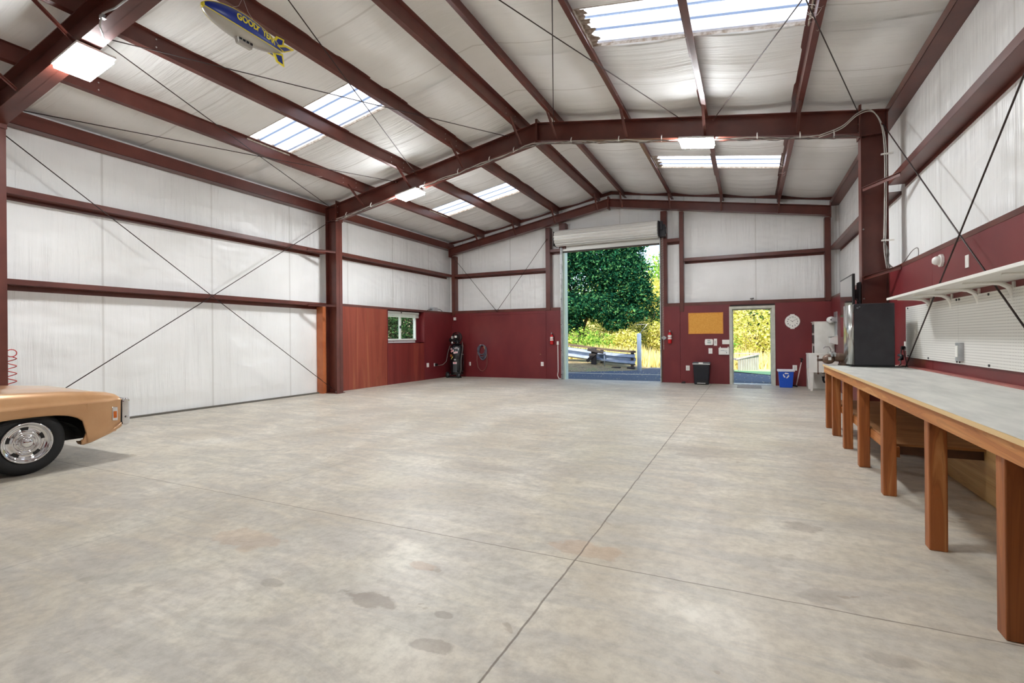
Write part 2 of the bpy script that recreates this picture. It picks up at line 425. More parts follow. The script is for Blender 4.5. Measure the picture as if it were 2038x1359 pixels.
# ---------------------------------------------------------------- steel frames
def bolts(b, pts, r=.011, ax='y'):
    for p in pts: b.lathe([(r, -.006), (r, .006)], p, ax, 6, False)
FW = .2
def column(side, y, label, grp):
    xi = XL+.34 if side < 0 else XR-.336; xo = XL if side < 0 else XR
    xi2 = xi; zt = RT(xo)+.0
    t = thing('steel_column', ((xi+xo)/2, y, 0), label, 'steel column', grp)
    b = MB(); s = 1 if side < 0 else -1
    ztop_i = RT(xi)
    b.prism([(xi, 0), (xo, 0), (xo, RT(xo)-.01), (xi, ztop_i-.01)], 'y', y-.004, y+.004)
    b.box(min(xi, xi-s*.012), max(xi, xi-s*.012), y-FW/2, y+FW/2, 0, ztop_i+.08)
    b.box(min(xo, xo+s*.012), max(xo, xo+s*.012), y-FW/2, y+FW/2, 0, RT(xo)-.02)
    b.prism([(xi, RT(xi)-.012), (xo, RT(xo)-.012), (xo, RT(xo)), (xi, RT(xi))], 'y', y-FW/2, y+FW/2)
    zc = RT(xi)-.40
    b.box(min(xi, xo), max(xi, xo), y-FW/2, y+FW/2, zc, zc+.012)
    b.build('column_body', M_steel, t)
    p = MB().box(min(xi, xo)-.03, max(xi, xo)+.03, y-.13, y+.13, 0, .014); p.build('base_plate', M_steel, t)
    q = MB(); bolts(q, [(xi+s*a, y-.008, z) for a in (-.04,) for z in (.75, 1.85, 2.9)] + [(xi+s*.015, y+k, z) for k in (-.06, .06) for z in (ztop_i-.06, ztop_i-.2, ztop_i-.33)], .012)
    for a in (-.06, .06):
        q.lathe([(.012, .014), (.012, .05)], (xi-s*.08, y+a, 0), 'z', 8)
    q.build_each('bolt', M_bolt, t)
    return t
def rafter(side, y, label, grp, dep=.36, off=0):
    xe = XL+.352 if side < 0 else XR-.348
    if off: xe = XL+.02 if side < 0 else XR-.02
    x0, x1 = (xe, RX) if side < 0 else (RX, xe)
    t = thing('roof_rafter', ((x0+x1)/2, y, RT((x0+x1)/2)-dep), label, 'roof beam', grp)
    b = MB(); top = lambda x: RT(x)-off
    b.prism([(x0, top(x0)-dep), (x1, top(x1)-dep), (x1, top(x1)), (x0, top(x0))], 'y', y-.004, y+.004)
    for d0, d1 in ((0, .012), (dep-.012, dep)):
        b.prism([(x0, top(x0)-d1), (x1, top(x1)-d1), (x1, top(x1)-d0), (x0, top(x0)-d0)], 'y', y-FW/2, y+FW/2)
    b.build('beam_body', M_steel, t)
    q = MB()
    for xx_ in (x0 if side < 0 else x1, RX+(-.012 if side < 0 else .012)):
        q.box(xx_-.008, xx_+.008, y-FW/2-.005, y+FW/2+.005, top(xx_)-dep-.06, top(xx_)+.07)
    q.build_each('end_plate', M_steel, t)
    return t
FN = [(YA+.1, 'behind the camera'), (YN, 'at the near frame beside the square light'), (YM, 'at the middle frame'), (YE-.12, 'at the far end wall')]
for y, wh in FN:
    for s, nm in ((-1, 'left'), (1, 'right')):
        if y < YE-1:
            column(s, y, f'red-brown steel column on the {nm} wall {wh}', 'frame columns')
            rafter(s, y, f'deep red-brown roof beam of the {nm} slope {wh}', 'frame roof beams')
        else:
            rafter(s, y, f'slim red-brown steel beam under the {nm} roof slope {wh}', 'frame roof beams', .24, .12)

# purlins, one long Z-section each, with diagonal braces down to the frames
def purlin(x, k):
    up = 1 if x < RX else -1                      # which way is uphill
    z = RT(x); sl = SL if x < RX else -SR
    names = {0: 'lowest', 1: 'second lowest', 2: 'third lowest', 3: 'topmost'}
    side = 'left' if x < RX else 'right'; rk = k if x < RX else 7-k
    t = thing('roof_purlin', (x, 6, z), f'{names[rk]} long red-brown purlin under the {side} roof slope', 'purlin', 'roof purlins')
    b = MB(); y0, y1 = YA-.15, YW-.03; e = .003
    b.box(x-e, x+e, y0, y1, z, z+.2)
    f = .065
    xa, xb = sorted((x, x-up*f)); b.prism([(xa, RT(xa)), (xb, RT(xb)), (xb, RT(xb)+.006), (xa, RT(xa)+.006)], 'y', y0, y1)
    xl = x-up*f; b.box(xl-e, xl+e, y0, y1, RT(xl), RT(xl)+.02)
    xa, xb = sorted((x, x+up*f)); b.prism([(xa, RT(xa)+.194), (xb, RT(xb)+.194), (xb, RT(xb)+.2), (xa, RT(xa)+.2)], 'y', y0, y1)
    b.build('purlin_body', M_steel, t)
    # lap bolts
    q = MB(); s_ = -up if False else 1
    for yf in (YN, YM):
        for d in (-.75, -.35, .35, .75):
            for zz in (.05, .15):
                q.lathe([(.010, -.008), (.010, .008)], (x, yf+d, z+zz), 'x', 6, False)
    q.build_each('bolt', M_bolt, t)
    for yf in (YN, YM, YE-.12):
        dep = .36 if yf < YE-1 else .40
        br = MB()
        a = Vector((x, yf-.62 if yf < YE-1 else yf-.42, z+.05)); c = Vector((x, yf-.1, z-dep+.03))
        br.beam(a+Vector((up*.0, 0, 0)), c, .045, .005, (1, 0, 0)); br.beam(a+Vector((.02, 0, 0)), c+Vector((.02, 0, 0)), .005, .04, (1, 0, 0))
        br.build('flange_brace', M_steel, t)
        g = MB().box(x-.002, x+.004, yf-.44, yf-.40, z-.11, z-.06) if yf < YE-1 else MB().box(x-.002, x+.004, yf-.34, yf-.30, z-.06, z-.02)
    return t
for k, x in enumerate(PUR): purlin(x, k)
# eave struts
for s, nm in ((-1, 'left'), (1, 'right')):
    xo = WL_X+.004 if s < 0 else WR_X-.004; xi = XL if s < 0 else XR
    b = MB(); zt = RT(xi)+.06; zb = RT(xi)-.14 if s < 0 else RT(xi)-.05
    y0, y1 = YA-.15, YW-.03
    b.box(min(xi, xi-s*-.004), max(xi, xi-s*-.004), y0, y1, zb, zt)
    b.prism([(xi, zb), (xo, zb), (xo, zb+.006), (xi, zb+.006)], 'y', y0, y1)
    b.prism([(xi, zt), (xo, zt), (xo, zt+.006), (xi, zt+.006)], 'y', y0, y1)
    xl = xo; b.box(xl-.003, xl+.003, y0, y1, zb, zb+.04)
    o = b.build('eave_strut', M_steel)
    tag(o, f'long red-brown eave strut along the top of the {nm} wall', 'eave strut', 'eave struts')

# girts on the side walls
def girt_y(s, y0, y1, z, inner, outer, label, grp='wall girts'):
    xi = XL if s < 0 else XR; xo = (WL_X+.004) if s < 0 else (WR_X-.004); d = .003*(-s)
    b = MB()
    b.box(min(xi, xo), max(xi, xo), y0, y1, z-.003, z+.003)
    b.box(min(xi, xi+d), max(xi, xi+d), y0, y1, z, z+inner)
    xl = xi-(-s)*.018; b.box(min(xi, xl), max(xi, xl), y0, y1, z+inner-.003, z+inner)
    b.box(min(xo, xo-d), max(xo, xo-d), y0, y1, z-outer, z)
    o = b.build('wall_girt', M_steel); tag(o, label, 'girt', grp); return o
e = .006
girt_y(-1, YN-.1, YM-.1, 3.385, .085, .06, 'upper red-brown girt on the white left wall, in the bay with the crossed rods')
girt_y(-1, YN-.1, YM-.1, 2.115, .075, .075, 'lower red-brown girt on the white left wall, crossed by the rods')
girt_y(-1, YM+.1, YE-.02, 3.43, .085, .06, 'upper red-brown girt on the left wall between middle column and far corner')
girt_y(-1, YM+.1, YE-.02, 2.15, .06, .03, 'ledge girt on top of the wood panelling of the left wall')
girt_y(-1, YA, YN-.1, 3.385, .085, .06, 'upper girt on the left wall behind the camera')
girt_y(-1, YA, YN-.1, 2.115, .075, .075, 'lower girt on the left wall behind the camera')
girt_y(1, YA, YM-.1, 3.50, .09, .05, 'upper wide red-brown girt on the right wall above the workbench')
girt_y(1, YM+.1, YE-.02, 3.44, .09, .05, 'upper red-brown girt on the right wall between middle column and far corner')
girt_y(1, YA, YM-.1, 2.215, .05, .03, 'ledge girt capping the maroon panels above the workbench')
girt_y(1, YM+.1, YE-.02, 2.215, .05, .03, 'ledge girt capping the maroon panels of the right wall behind the television')
# end wall girts
def girt_x(x0, x1, z, label):
    b = MB(); b.box(x0, x1, YE, YW-.004, z-.003, z+.003).box(x0, x1, YE, YE+.003, z, z+.085).box(x0, x1, YE, YE+.018, z+.082, z+.085)
    b.box(x0, x1, YW-.008, YW-.004, z-.06, z)
    o = b.build('wall_girt', M_steel); return tag(o, label, 'girt', 'wall girts')
girt_x(XL+.12, -5.80, 3.43, 'red-brown girt on the end wall left of the roll-up door, crossed by rods')
girt_x(-5.64, -5.30, 4.00, 'short high girt piece between two posts left of the roll-up door')
girt_x(-2.09, -1.76, 4.00, 'short high girt piece between posts right of the roll-up door')
girt_x(-1.63, XR-.1, 3.42, 'long red-brown girt on the end wall above the walk-through door')
girt_x(XL+.12, DX0-.12, 2.165, 'ledge girt capping the maroon panels left of the roll-up door')
girt_x(DX1+.07, XR-.1, 2.165, 'ledge girt capping the maroon panels around the walk-through door')
# end wall posts
def post(x0, x1, y0, y1, z0, z1, label):
    b = MB(); t_ = .008
    b.box(x0, x1, y0, y0+t_, z0, z1).box(x0, x0+t_, y0, y1, z0, z1).box(x1-t_, x1, y0, y1, z0, z1)
    o = b.build('wall_post', M_steel, bevel=.002); return tag(o, label, 'post', 'end wall posts')
for x0, x1, z0, lab in ((-5.79, -5.64, 2.17, 'red-brown post on the end wall left of the roll-up door'),
                    (-5.33, -5.11, 4.05, 'short post above the left end of the door roll'),
                    (-2.26, -2.09, 0, 'tall red-brown post beside the door chain'),
                    (-1.75, -1.64, 2.0, 'thin red-brown post right of the roll-up door'),
                    (XL+.0, XL+.13, 2.1, 'corner post in the far left corner'),
                    (XR-.13, XR, 2.17, 'corner post in the far right corner')):
    post(x0, x1, YE-.02 if z0 != 0 else YE+.001, YW-.005, z0, min(RT(x0), RT(x1))-.36, lab)
# rake angles along the gable
for s, nm in ((-1, 'left'), (1, 'right')):
    x0, x1 = (WL_X, RX) if s < 0 else (RX, WR_X)
    b = MB().prism([(x0, RT(x0)+.10), (x1, RT(x1)+.10), (x1, RT(x1)+.185), (x0, RT(x0)+.185)], 'y', YW-.06, YW-.012)
    tag(b.build('rake_angle', M_steel), f'dark steel angle under the roof edge on the {nm} of the end gable', 'steel angle', 'rake angles')

# bracing rods
def rod(a, c, label, grp, r=.0075):
    a, c = Vector(a), Vector(c); d = (c-a).normalized()
    t = thing('brace_rod', (a+c)/2 - Vector((0, 0, abs(a.z-c.z)/2)), label, 'brace rod', grp)
    MB().tube([a, (a+c)/2-Vector((0, 0, .01)), c], r, 8).build('rod', M_rod, t)
    q = MB()
    for p, k in ((a, 1), (c, -1)): q.tube([p, p+d*k*.05], r*2.2, 6)
    q.build_each('nut', M_steel, t)
g = 'crossed rods on the left wall'
rod((XL+.19, YN+.02, 4.2), (XL+.19, YM-.05, .08), 'rod falling from the near left column top to the middle column foot', g)
rod((XL+.17, YM-.02, 4.22), (XL+.17, YN+.02, .10), 'rod rising behind the tan car to the top of the middle left column', g)
g = 'crossed rods on the right wall'
rod((1.80, YM-.13, 4.42), (1.80, YN+.02, .02), 'rod falling from the middle right column over the shelf towards the bench', g)
rod((1.78, YN+.02, 4.42), (1.78, YM-.13, .02), 'rod rising from behind the black fridge over shelf and pegboard', g)
g = 'crossed rods on the end wall'
rod((-5.72, YE-.05, 4.42), (-7.53, YE-.05, 2.19), 'rod on the end wall rising to the right from the maroon panel', g)
rod((-9.2, YE-.03, 4.10), (-7.53, YE-.03, 2.19), 'rod on the end wall falling from the far left corner', g)
g = 'crossed rods under the roof'
def rz(x): return RT(x)-.05
for x0, x1, lab in ((-9.12, -6.85, 'roof rod from the middle left column towards the square light'),
                    (-7.14, -9.12, 'roof rod low over the left wall, nearly parallel to it'),
                    (-4.32, -6.95, 'roof rod passing below the toy blimp to the middle frame'),
                    (-6.62, -4.42, 'roof rod steeply crossing the left slope beyond the blimp'),
                    (-3.38, -1.15, 'roof rod hanging nearly upright near the ridge'),
                    (-.99, -3.55, 'roof rod crossing the right slope from the ridge side'),
                    (-.51, 1.5, 'roof rod rising to the right towards the big skylight'),
                    (1.53, -.35, 'roof rod running down to the middle right column top')):
    rod((x0, YM-.05, rz(x0)), (x1, YN+.05, rz(x1)), lab, g, .007)

# ---------------------------------------------------------------- wainscot panels
def panel(name, x0, x1, y0, y1, z0, z1, m, parent):
    return MB().box(x0, x1, y0, y1, z0, z1).build(name, m, parent, bevel=.002)
for x0, x1 in ((XL, -8.62), (-8.615, -5.82), (-5.815, -5.30)): panel('maroon_panel', x0, x1, YE, YE+.015, 0, 2.165, M_paint, w_end)
for x0, x1, z0 in ((-2.22, -1.75, 0), (-1.745, -.47, 0), (-.47, .62, 2.12), (.62, XR, 0)): panel('maroon_panel', x0, x1, YE, YE+.015, z0, 2.165, M_paint, w_end)
panel('batten', -5.84, -5.80, YE-.012, YE, 0, 2.12, M_paint, w_end); panel('batten', -8.64, -8.61, YE-.01, YE, 0, 2.1, M_paint, w_end)
panel('batten', -8.6, -5.84, YE-.012, YE, 2.08, 2.12, M_paint, w_end)
for y0, y1, z0, z1, m in ((YM+.12, 11.275, 0, 2.15, M_panelwood), (11.28, 13.07, 0, 1.19, M_panelred), (13.075, YE, 0, 2.15, M_paint)):
    panel('wood_panel', XL-.015, XL, y0, y1, z0, z1, m, w_left)
for y in (11.277, 13.07): panel('batten', XL, XL+.012, y-.012, y+.02, 0, 2.15, M_paint, w_left)
# recess around the left window
panel('window_reveal', XL-.2, XL, 11.28, 13.07, 1.17, 1.19, M_paint, w_left)
panel('window_reveal', XL-.2, XL, 13.05, 13.07, 1.19, 2.14, M_paint, w_left)
panel('window_reveal', WL_X, WL_X+.012, 12.86, 13.05, 1.19, 2.14, M_paint, w_left)
ys_ = [YA, -.2, 2.24, 4.68, 7.12, 9.0]
for y0, y1 in zip(ys_, ys_[1:]): panel('maroon_panel', XR, XR+.015, y0, y1-.004, 0, 2.215, M_paint, w_right)
for y0, y1, z0, z1 in ((9.0, ry0, 0, 2.215), (ry0, ry1, 0, rz0-.02), (ry0, ry1, rz1+.02, 2.215), (ry1, YE, 0, 2.215)):
    panel('maroon_panel', XR, XR+.015, y0, y1-.003, z0, z1, M_paint, w_right)
for z in (rz0-.02, rz1): panel('window_reveal', XR, WR_X, ry0-.0, ry1, z, z+.02, M_paint, w_right)
for y in (ry0-.02, ry1): panel('window_reveal', XR+.016, WR_X, y, y+.02, rz0, rz1, M_paint, w_right)
# base angle of the white wall
struct(MB().box(WL_X, WL_X+.07, YA, YM-.12, 0, .03).build('baseboard_left', mat('grey_base_angle', lin(96,92,84), .6)))
struct(MB().box(WL_X+.004, XL-.0, YM-.21, YM-.105, 0, 2.1).build('trim_1', noisy('orange_primer_board', lin(176,96,56), lin(196,116,72), 3, .5)))

# ---------------------------------------------------------------- windows
M_glass = mat('window_glass', (1, 1, 1, 1), .0, 0, .5, trans=1.0)
def thin_glass():
    m = bpy.data.materials.new('clear_pane'); m.use_nodes = True; n = N(m); n.n.clear()
    out = n.new('ShaderNodeOutputMaterial'); a = n.new('ShaderNodeBsdfTransparent'); g_ = n.new('ShaderNodeBsdfGlossy'); g_.inputs['Roughness'].default_value = .02
    a.inputs[0].default_value = (.86, .9, .88, 1)
    mx = n.new('ShaderNodeMixShader'); mx.inputs[0].default_value = .08; n.link(a.outputs[0], mx.inputs[1]); n.link(g_.outputs[0], mx.inputs[2]); n.link(mx.outputs[0], out.inputs[0]); return m
M_pane = thin_glass()
M_wframe = mat('white_window_frame', lin(226,228,220), .4)
def window(name, x, y0, y1, z0, z1, s, blind=True):
    """s: +1 when the room is towards +x"""
    b = MB(); a, c = sorted((x-s*.03, x+s*.05)); f = .05
    b.box(a, c, y0, y1, z0, z0+f).box(a, c, y0, y1, z1-f, z1).box(a, c, y0, y0+f, z0+f, z1-f).box(a, c, y1-f, y1, z0+f, z1-f)
    o = struct(b.build(name, M_wframe, bevel=.004)); ym = (y0+y1)/2+.02
    b = MB(); b.box(x-.01, x+.02, ym-.03, ym+.03, z0+f, z1-f); b.box(min(x, x+s*.045), max(x, x+s*.045), ym-.012, ym+.03, z0+f, z1-f); b.build('sash', M_wframe, o)
    for ya, yb in ((y0+f, ym-.03), (ym+.03, y1-f)): MB().box(x-.004, x+.004, ya, yb, z0+f, z1-f).build('pane', M_pane, o)
    MB().box(min(x, x+s*.06), max(x, x+s*.06), ym-.02, ym+.015, 1.62, 1.70).build('latch', M_black, o)
    if blind:
        t = thing('window_blind', (x+s*.1, (y0+y1)/2, z1-.12), 'raised white slatted blind bunched at the top of the left window' if s > 0 else 'raised white blind at the top of the right window', 'blind')
        b = MB(); b.box(min(x+s*.05, x+s*.12), max(x+s*.05, x+s*.12), y0+.0, y1+.06, z1-.04, z1+.02); b.build('headrail', M_wframe, t, bevel=.004)
        b = MB()
        for i in range(5): b.box(min(x+s*.06, x+s*.11), max(x+s*.06, x+s*.11), y0+.01, y1+.05, z1-.058-i*.014, z1-.05-i*.014)
        b.box(min(x+s*.055, x+s*.115), max(x+s*.055, x+s*.115), y0+.01, y1+.05, z1-.145, z1-.125)
        b.build('slats', M_wframe, t)
        MB().box(min(x+s*.12, x+s*.128), max(x+s*.12, x+s*.128), (y0+y1)/2-.06, (y0+y1)/2-.02, z1-.03, z1+.01).build('cord_lock', M_black, t)
    return o
window('window_1', WL_X-.01, wy0, wy1, wz0, wz1, 1)
window('window_2', WR_X+.01, ry0, ry1, rz0, rz1, -1)

# ---------------------------------------------------------------- walk-through door frame
M_jamb = noisy('pale_grey_door_frame', lin(186,186,172), lin(204,204,192), 6, .45)
b = MB()
for x0, x1 in ((-.475, -.40), (.55, .625)): b.box(x0, x1, YE-.03, YW+.03, 0, 2.10)
b.box(-.40, .55, YE-.03, YW+.03, 2.03, 2.10)
for x0, x1 in ((-.40, -.375), (.525, .55)): b.box(x0, x1, YE+.06, YE+.1, 0, 2.03)
b.box(-.375, .525, YE+.06, YE+.1, 2.0, 2.03)
d1 = struct(b.build('door_1', M_jamb, bevel=.004))
MB().box(-.40, .55, YE-.02, YW+.06, 0, .018).build('threshold', M_galv, d1, bevel=.004)
# the door leaf stands open outside
M_leaf = mat('grey_door_leaf', lin(150,156,150), .5)
lf = MB().box(.55, .593, YW+.06, YW+.97, .02, 2.03).build('door_leaf', M_leaf, d1, bevel=.003)
# hinges
q = MB()
for z in (.25, 1.05, 1.8): q.tube([(.545, YW+.05, z-.05), (.545, YW+.05, z+.05)], .009, 8)
q.build_each('hinge', M_galv, d1)
# dark lintel slot above the frame
struct(MB().box(-.45, .62, YE-.004, YE+.01, 2.105, 2.15).build('trim_2', mat('dark_lintel', lin(40,26,20), .7)))

# ---------------------------------------------------------------- roll-up door
M_curt = noisy('white_ribbed_steel_curtain', lin(224,223,218), lin(228,227,222), 2, .38, .15)
d2 = MB()
prof = []
R0 = .235; nr = 15
cy, cz = YE-.19, 4.36
for i in range(nr*6):
    t_ = 2*PI*i/(nr*6); r = R0 + (.012, .014, .012, .008, -.022, -.022)[i % 6]; prof.append((cy+r*math.cos(t_), cz+r*math.sin(t_)))
d2.prism(prof, 'x', -5.36, -2.29)
# slope in the roll and the strip hanging to the bottom bar
d2r = struct(d2.build('door_2', M_curt))
b = MB()
for i in range(4): b.box(-5.22, -2.29, YE+.0+.012*(i % 2), YE+.02+.012*(i % 2), 3.98+i*.08, 4.06+i*.08)
b.build('curtain', M_curt, d2r, bevel=.003)
MB().box(-5.22, -2.29, YE-.01, YE+.05, 3.94, 3.99).build('bottom_bar', mat('dark_bottom_bar', lin(60,52,46), .5), d2r, bevel=.004)
MB().tube([(-5.50, cy, cz), (-2.15, cy, cz)], .02, 10).build('axle', M_galv, d2r)
b = MB()
for x in (-5.40, -2.26): b.box(x-.008, x+.008, cy-.14, YE+.0, cz-.24, cz+.2)
b.build_each('bracket', mat('black_bracket', lin(36,30,30), .5), d2r, bevel=.003)
b = MB()
b.box(-5.285, -5.262, YE-.05, YE-.005, 0, 4.12).box(-5.24, -5.225, YE-.05, YE-.005, 0, 4.12).box(-2.285, -2.265, YE-.05, YE-.005, 0, 4.12)
b.build_each('track', M_galv, d2r)
q = MB(); bolts(q, [(-5.273, YE-.055, z) for z in (.15, .9, 1.7, 2.5, 3.3)] + [(-2.275, YE-.055, z) for z in (.15, .9, 1.7, 2.5, 3.3)], .012); q.build_each('bolt', mat('dark_bolt', lin(40, 36, 34), .5), d2r)
b = MB(); b.box(DX0-.08, DX0+.02, YE+.02, YW+.06, 0, 4.05).box(DX1-.0, DX1+.08, YE+.02, YW+.06, 0, 4.05)
b.build_each('jamb', mat('pale_green_jamb', lin(196,214,200), .45), d2r)
b = MB(); b.box(-2.25, -2.10, YE-.26, YE-.04, 4.12, 4.46).box(-2.24, -2.16, YE-.30, YE-.2, 4.3, 4.55); b.lathe([(.0, 0), (.1, 0), (.1, .03), (0, .03)], (-2.11, YE-.16, 4.3), 'x', 20)
b.build('gear_case', mat('black_operator', lin(30,28,32), .4), d2r, bevel=.006)
# hand chain
ch = thing('hand_chain', (-2.20, YE-.1, .95), 'light hand chain hanging beside the roll-up door over a cleat', 'chain')
b = MB()
for xo, z0, z1 in ((-2.215, 1.28, 4.25), (-2.185, .95, 4.25)):
    n_ = int((z1-z0)/.035)
    for i in range(n_):
        z = z0+i*.035; b.tube([(xo+.006*math.cos(a)*(1 if i % 2 else 0)+ (.0 if i % 2 else 0), YE-.09+.006*math.cos(a)*(0 if i % 2 else 1), z+.02*math.sin(a)) for a in [2*PI*k/6 for k in range(6)]], .0035, 4, True)
b.build('chain_links', mat('pale_chain', lin(214,204,196), .4, .5), ch)
b = MB(); b.lathe([(.05, -.012), (.055, 0), (.05, .012)], (-2.18, YE-.05, 1.27), 'y', 14); b.box(-2.24, -2.12, YE-.06, YE-.02, 1.25, 1.29); b.build('cleat', M_galv, ch)
# ---------------------------------------------------------------- LED lights
M_led = mat('lit_led_panel', (1, 1, 1, 1), .5, emit=(.95, .98, 1, 1), estr=LED)
M_lframe = mat('white_lamp_housing', lin(226,224,220), .4)
M_led2 = mat('lit_led_panel_bright', (1, 1, 1, 1), .5, emit=(.95, .98, 1, 1), estr=LED*1.5)
def led(x, y, label):
    sl = SL if x < RX else -SR; z = RT(x)-.36-.05; a = math.atan(sl)
    t = thing('ceiling_light', (x, y, z), label, 'ceiling light', 'square LED lights under the frame beams')
    R = Matrix.Rotation(-a, 3, 'Y')
    MB().obox((x, y, z+.018), (.57, .38, .03), R).build('housing', M_lframe, t, bevel=.004)
    MB().obox((x, y, z-.022), (.53, .35, .042), R).build('diffuser', M_led2 if y > 6 else M_led, t)
    MB().obox((x, y, z+.06), (.16, .10, .06), R).build('driver_box', M_galv, t, bevel=.003)
led(-6.90, YN+.06, 'large bright square ceiling light at the near beam, upper left of the photo')
led(-6.82, YM, 'bright ceiling light under the left half of the middle roof beam')
led(-.78, YM, 'bright ceiling light under the right half of the middle roof beam')
led(-.78, YN, 'added unseen ceiling light under the right half of the near roof beam')  # extra lamp out of view, added to brighten the near floor

# cables and clips along the middle beam
t = thing('cable_run', (RX, YM-.12, 4.3), 'bundle of white and dark cables clipped under the middle roof beam', 'cable')
rg = random.Random(5)
def along(x0, x1, n, dz, amp, ph):
    pts = []
    for i in range(n+1):
        x = x0+(x1-x0)*i/n; pts.append((x, YM-.105-.02*ph, RT(x)-.36+dz+amp*math.sin(i*1.7+ph*2)+(-.035*abs(math.sin(i*.52+ph)))))
    return pts
b = MB(); b.tube(along(-8.93, 1.0, 60, -.01, .006, 0), .008, 6); b.tube(along(-8.93, 1.0, 60, -.035, .01, 1), .006, 6)
x_ = 1.0
for dz, dx in ((0, 0), (-.03, .02)):
    b.tube(smooth([(1.0, YM-.11, RT(1.0)-.38+dz), (1.3, YM-.12, RT(1.3)-.25+dz), (1.5, YM-.12, RT(1.5)-.06+dz), (1.66+dx, YM-.13, RT(1.6)-.03+dz), (1.78+dx, YM-.13, 4.42+dz), (1.825+dx, YM-.13, 4.0), (1.82+dx, YM-.13, 3.2), (1.81+dx, YM-.13, 2.6), (1.84+dx, YM-.13, 2.28)]), .007, 6)
b.build('white_cable', M_cable, t)
b = MB(); b.tube(along(-8.9, 1.52, 70, -.045, .012, 2), .006, 6); b.tube(along(-4.0, 1.52, 50, -.06, .012, 3), .005, 6)
b.tube(smooth([(1.80, YM-.14, 2.72), (1.84, YM-.15, 2.55), (1.83, YM-.16, 2.4), (1.87, YM-.18, 2.28)]), .009, 6); b.tube(smooth([(1.82, YM-.14, 2.66), (1.86, YM-.15, 2.5), (1.85, YM-.16, 2.36), (1.90, YM-.2, 2.27)]), .008, 6)
b.build('dark_cable', M_dcable, t)
b = MB()
for x in (-8.6, -7.85, -6.35, -5.5, -4.75, -4.2, -3.0, -2.1, -1.35, .15, .75, 1.2):
    z = RT(x)-.36; b.tube([(x, YM-.10, z+.05), (x, YM-.125, z+.02), (x, YM-.14, z-.02), (x, YM-.12, z-.06), (x, YM-.10, z-.03)], .009, 6)
for z in (3.95, 2.68): b.box(1.78, 1.93, YM-.15, YM-.12, z, z+.02)
b.build_each('cable_clip', M_white, t)
t = thing('cable_run', (-6, YN-.12, 4.3), 'short cable loop clipped to the near beam beside the square light', 'cable')
b = MB(); b.tube([(-6.35, YN, RT(-6.35)-.42), (-6.2, YN-.11, RT(-6.2)-.40), (-6.12, YN-.12, RT(-6.12)-.32), (-5.9, YN-.11, RT(-5.9)-.36), (-5.4, YN-.11, RT(-5.4)-.39), (-4.2, YN-.11, RT(-4.2)-.39)], .01, 6); b.build('cable', M_galv, t)
b = MB(); b.box(-6.17, -6.11, YN-.13, YN-.09, RT(-6.1)-.37, RT(-6.1)-.33); b.box(-5.42, -5.36, YN-.13, YN-.09, RT(-5.4)-.41, RT(-5.4)-.36); b.build_each('clip', M_galv, t)

# knee braces from the right column to the girts
for z, zz, lab in ((3.50, 3.50, 'angle brace from the middle right column to the upper girt'), (2.17, 2.24, 'angle brace from the middle right column to the ledge girt above the fridge')):
    a = Vector((1.56, YM-.11, z)); c = Vector((1.87, 8.35, zz)); b = MB(); b.beam(a, c, .05, .005); b.beam(a+Vector((0, 0, -.025)), c+Vector((0, 0, -.025)), .005, .05)
    tag(b.build('angle_brace', M_steel), lab, 'steel brace', 'column braces')
for z, lab in ((3.43, 'angle brace from the middle left column to the upper girt'), (2.14, 'angle brace from the middle left column to the lower girt')):
    a = Vector((-8.96, YM-.11, z)); c = Vector((-9.27, 8.45, z)); b = MB(); b.beam(a, c, .05, .005); b.beam(a+Vector((0, 0, -.025)), c+Vector((0, 0, -.025)), .005, .05)
    tag(b.build('angle_brace', M_steel), lab, 'steel brace', 'column braces')

# ---------------------------------------------------------------- workbench
BX0, BX1, BT = .98, XR, .89
t = thing('workbench', (1.4, 5, 0), 'long timber workbench with worn grey top along the right wall', 'workbench')
MB().box(BX0-.03, BX1-.07, 1.7, 8.30, BT-.022, BT).build('benchtop', M_top, t, bevel=.002)
MB().box(BX1-.07, BX1, 1.7, 8.30, BT-.022, BT+.012).build('back_strip', noisy('pinkish_strip', lin(150,84,78), lin(176,112,102), 5, .5), t, bevel=.002)
MB().box(BX0-.032, BX0-.026, 1.7, 8.30, BT-.024, BT).build('edge_band', mat('raw_ply_edge', lin(222,190,140), .6), t)
b = MB(); b.box(BX0-.02, BX0+.018, 1.7, 8.28, BT-.112, BT-.022); b.build('front_rail', M_lumber_h, t, bevel=.003)
b = MB(); b.box(BX0+.02, BX1-.01, 8.24, 8.28, BT-.112, BT-.022); b.build('end_rail', M_lumber, t, bevel=.003)
for y in (8.20, 7.60, 6.78, 5.90, 4.93, 3.79, 2.80, 1.78):
    MB().box(BX0-.005, BX0+.085, y-.0, y+.09, 0, BT-.112).build('leg', M_lumber, t, bevel=.006)
for y in (8.16, 7.0, 5.95, 5.0):
    MB().box(BX1-.10, BX1-.012, y, y+.09, 0, BT-.022).build('leg', M_lumber, t, bevel=.004)
for y in (7.4, 6.5, 5.3, 4.0, 2.9): MB().box(BX0+.018, BX1-.02, y, y+.038, BT-.112, BT-.022).build('cross_bearer', M_lumber_h, t, bevel=.002)
MB().box(BX0+.10, BX1-.11, 5.06, 8.2, .385, .403).build('lower_shelf', M_shelfply, t, bevel=.001)
b = MB(); b.box(BX0+.088, BX0+.126, 5.02, 8.2, .30, .385); b.build('shelf_rail', M_lumber_h, t, bevel=.002)
MB().box(BX0+.13, BX1-.15, 5.10, 5.14, .31, .385).build('shelf_bearer', noisy('dark_end_bearer', lin(74,48,34), lin(96,62,42), 6, .6), t, bevel=.002)
MB().box(1.655, 1.667, 1.9, 5.9, .0, BT-.03).build('back_panel', M_ply, t, bevel=.001)

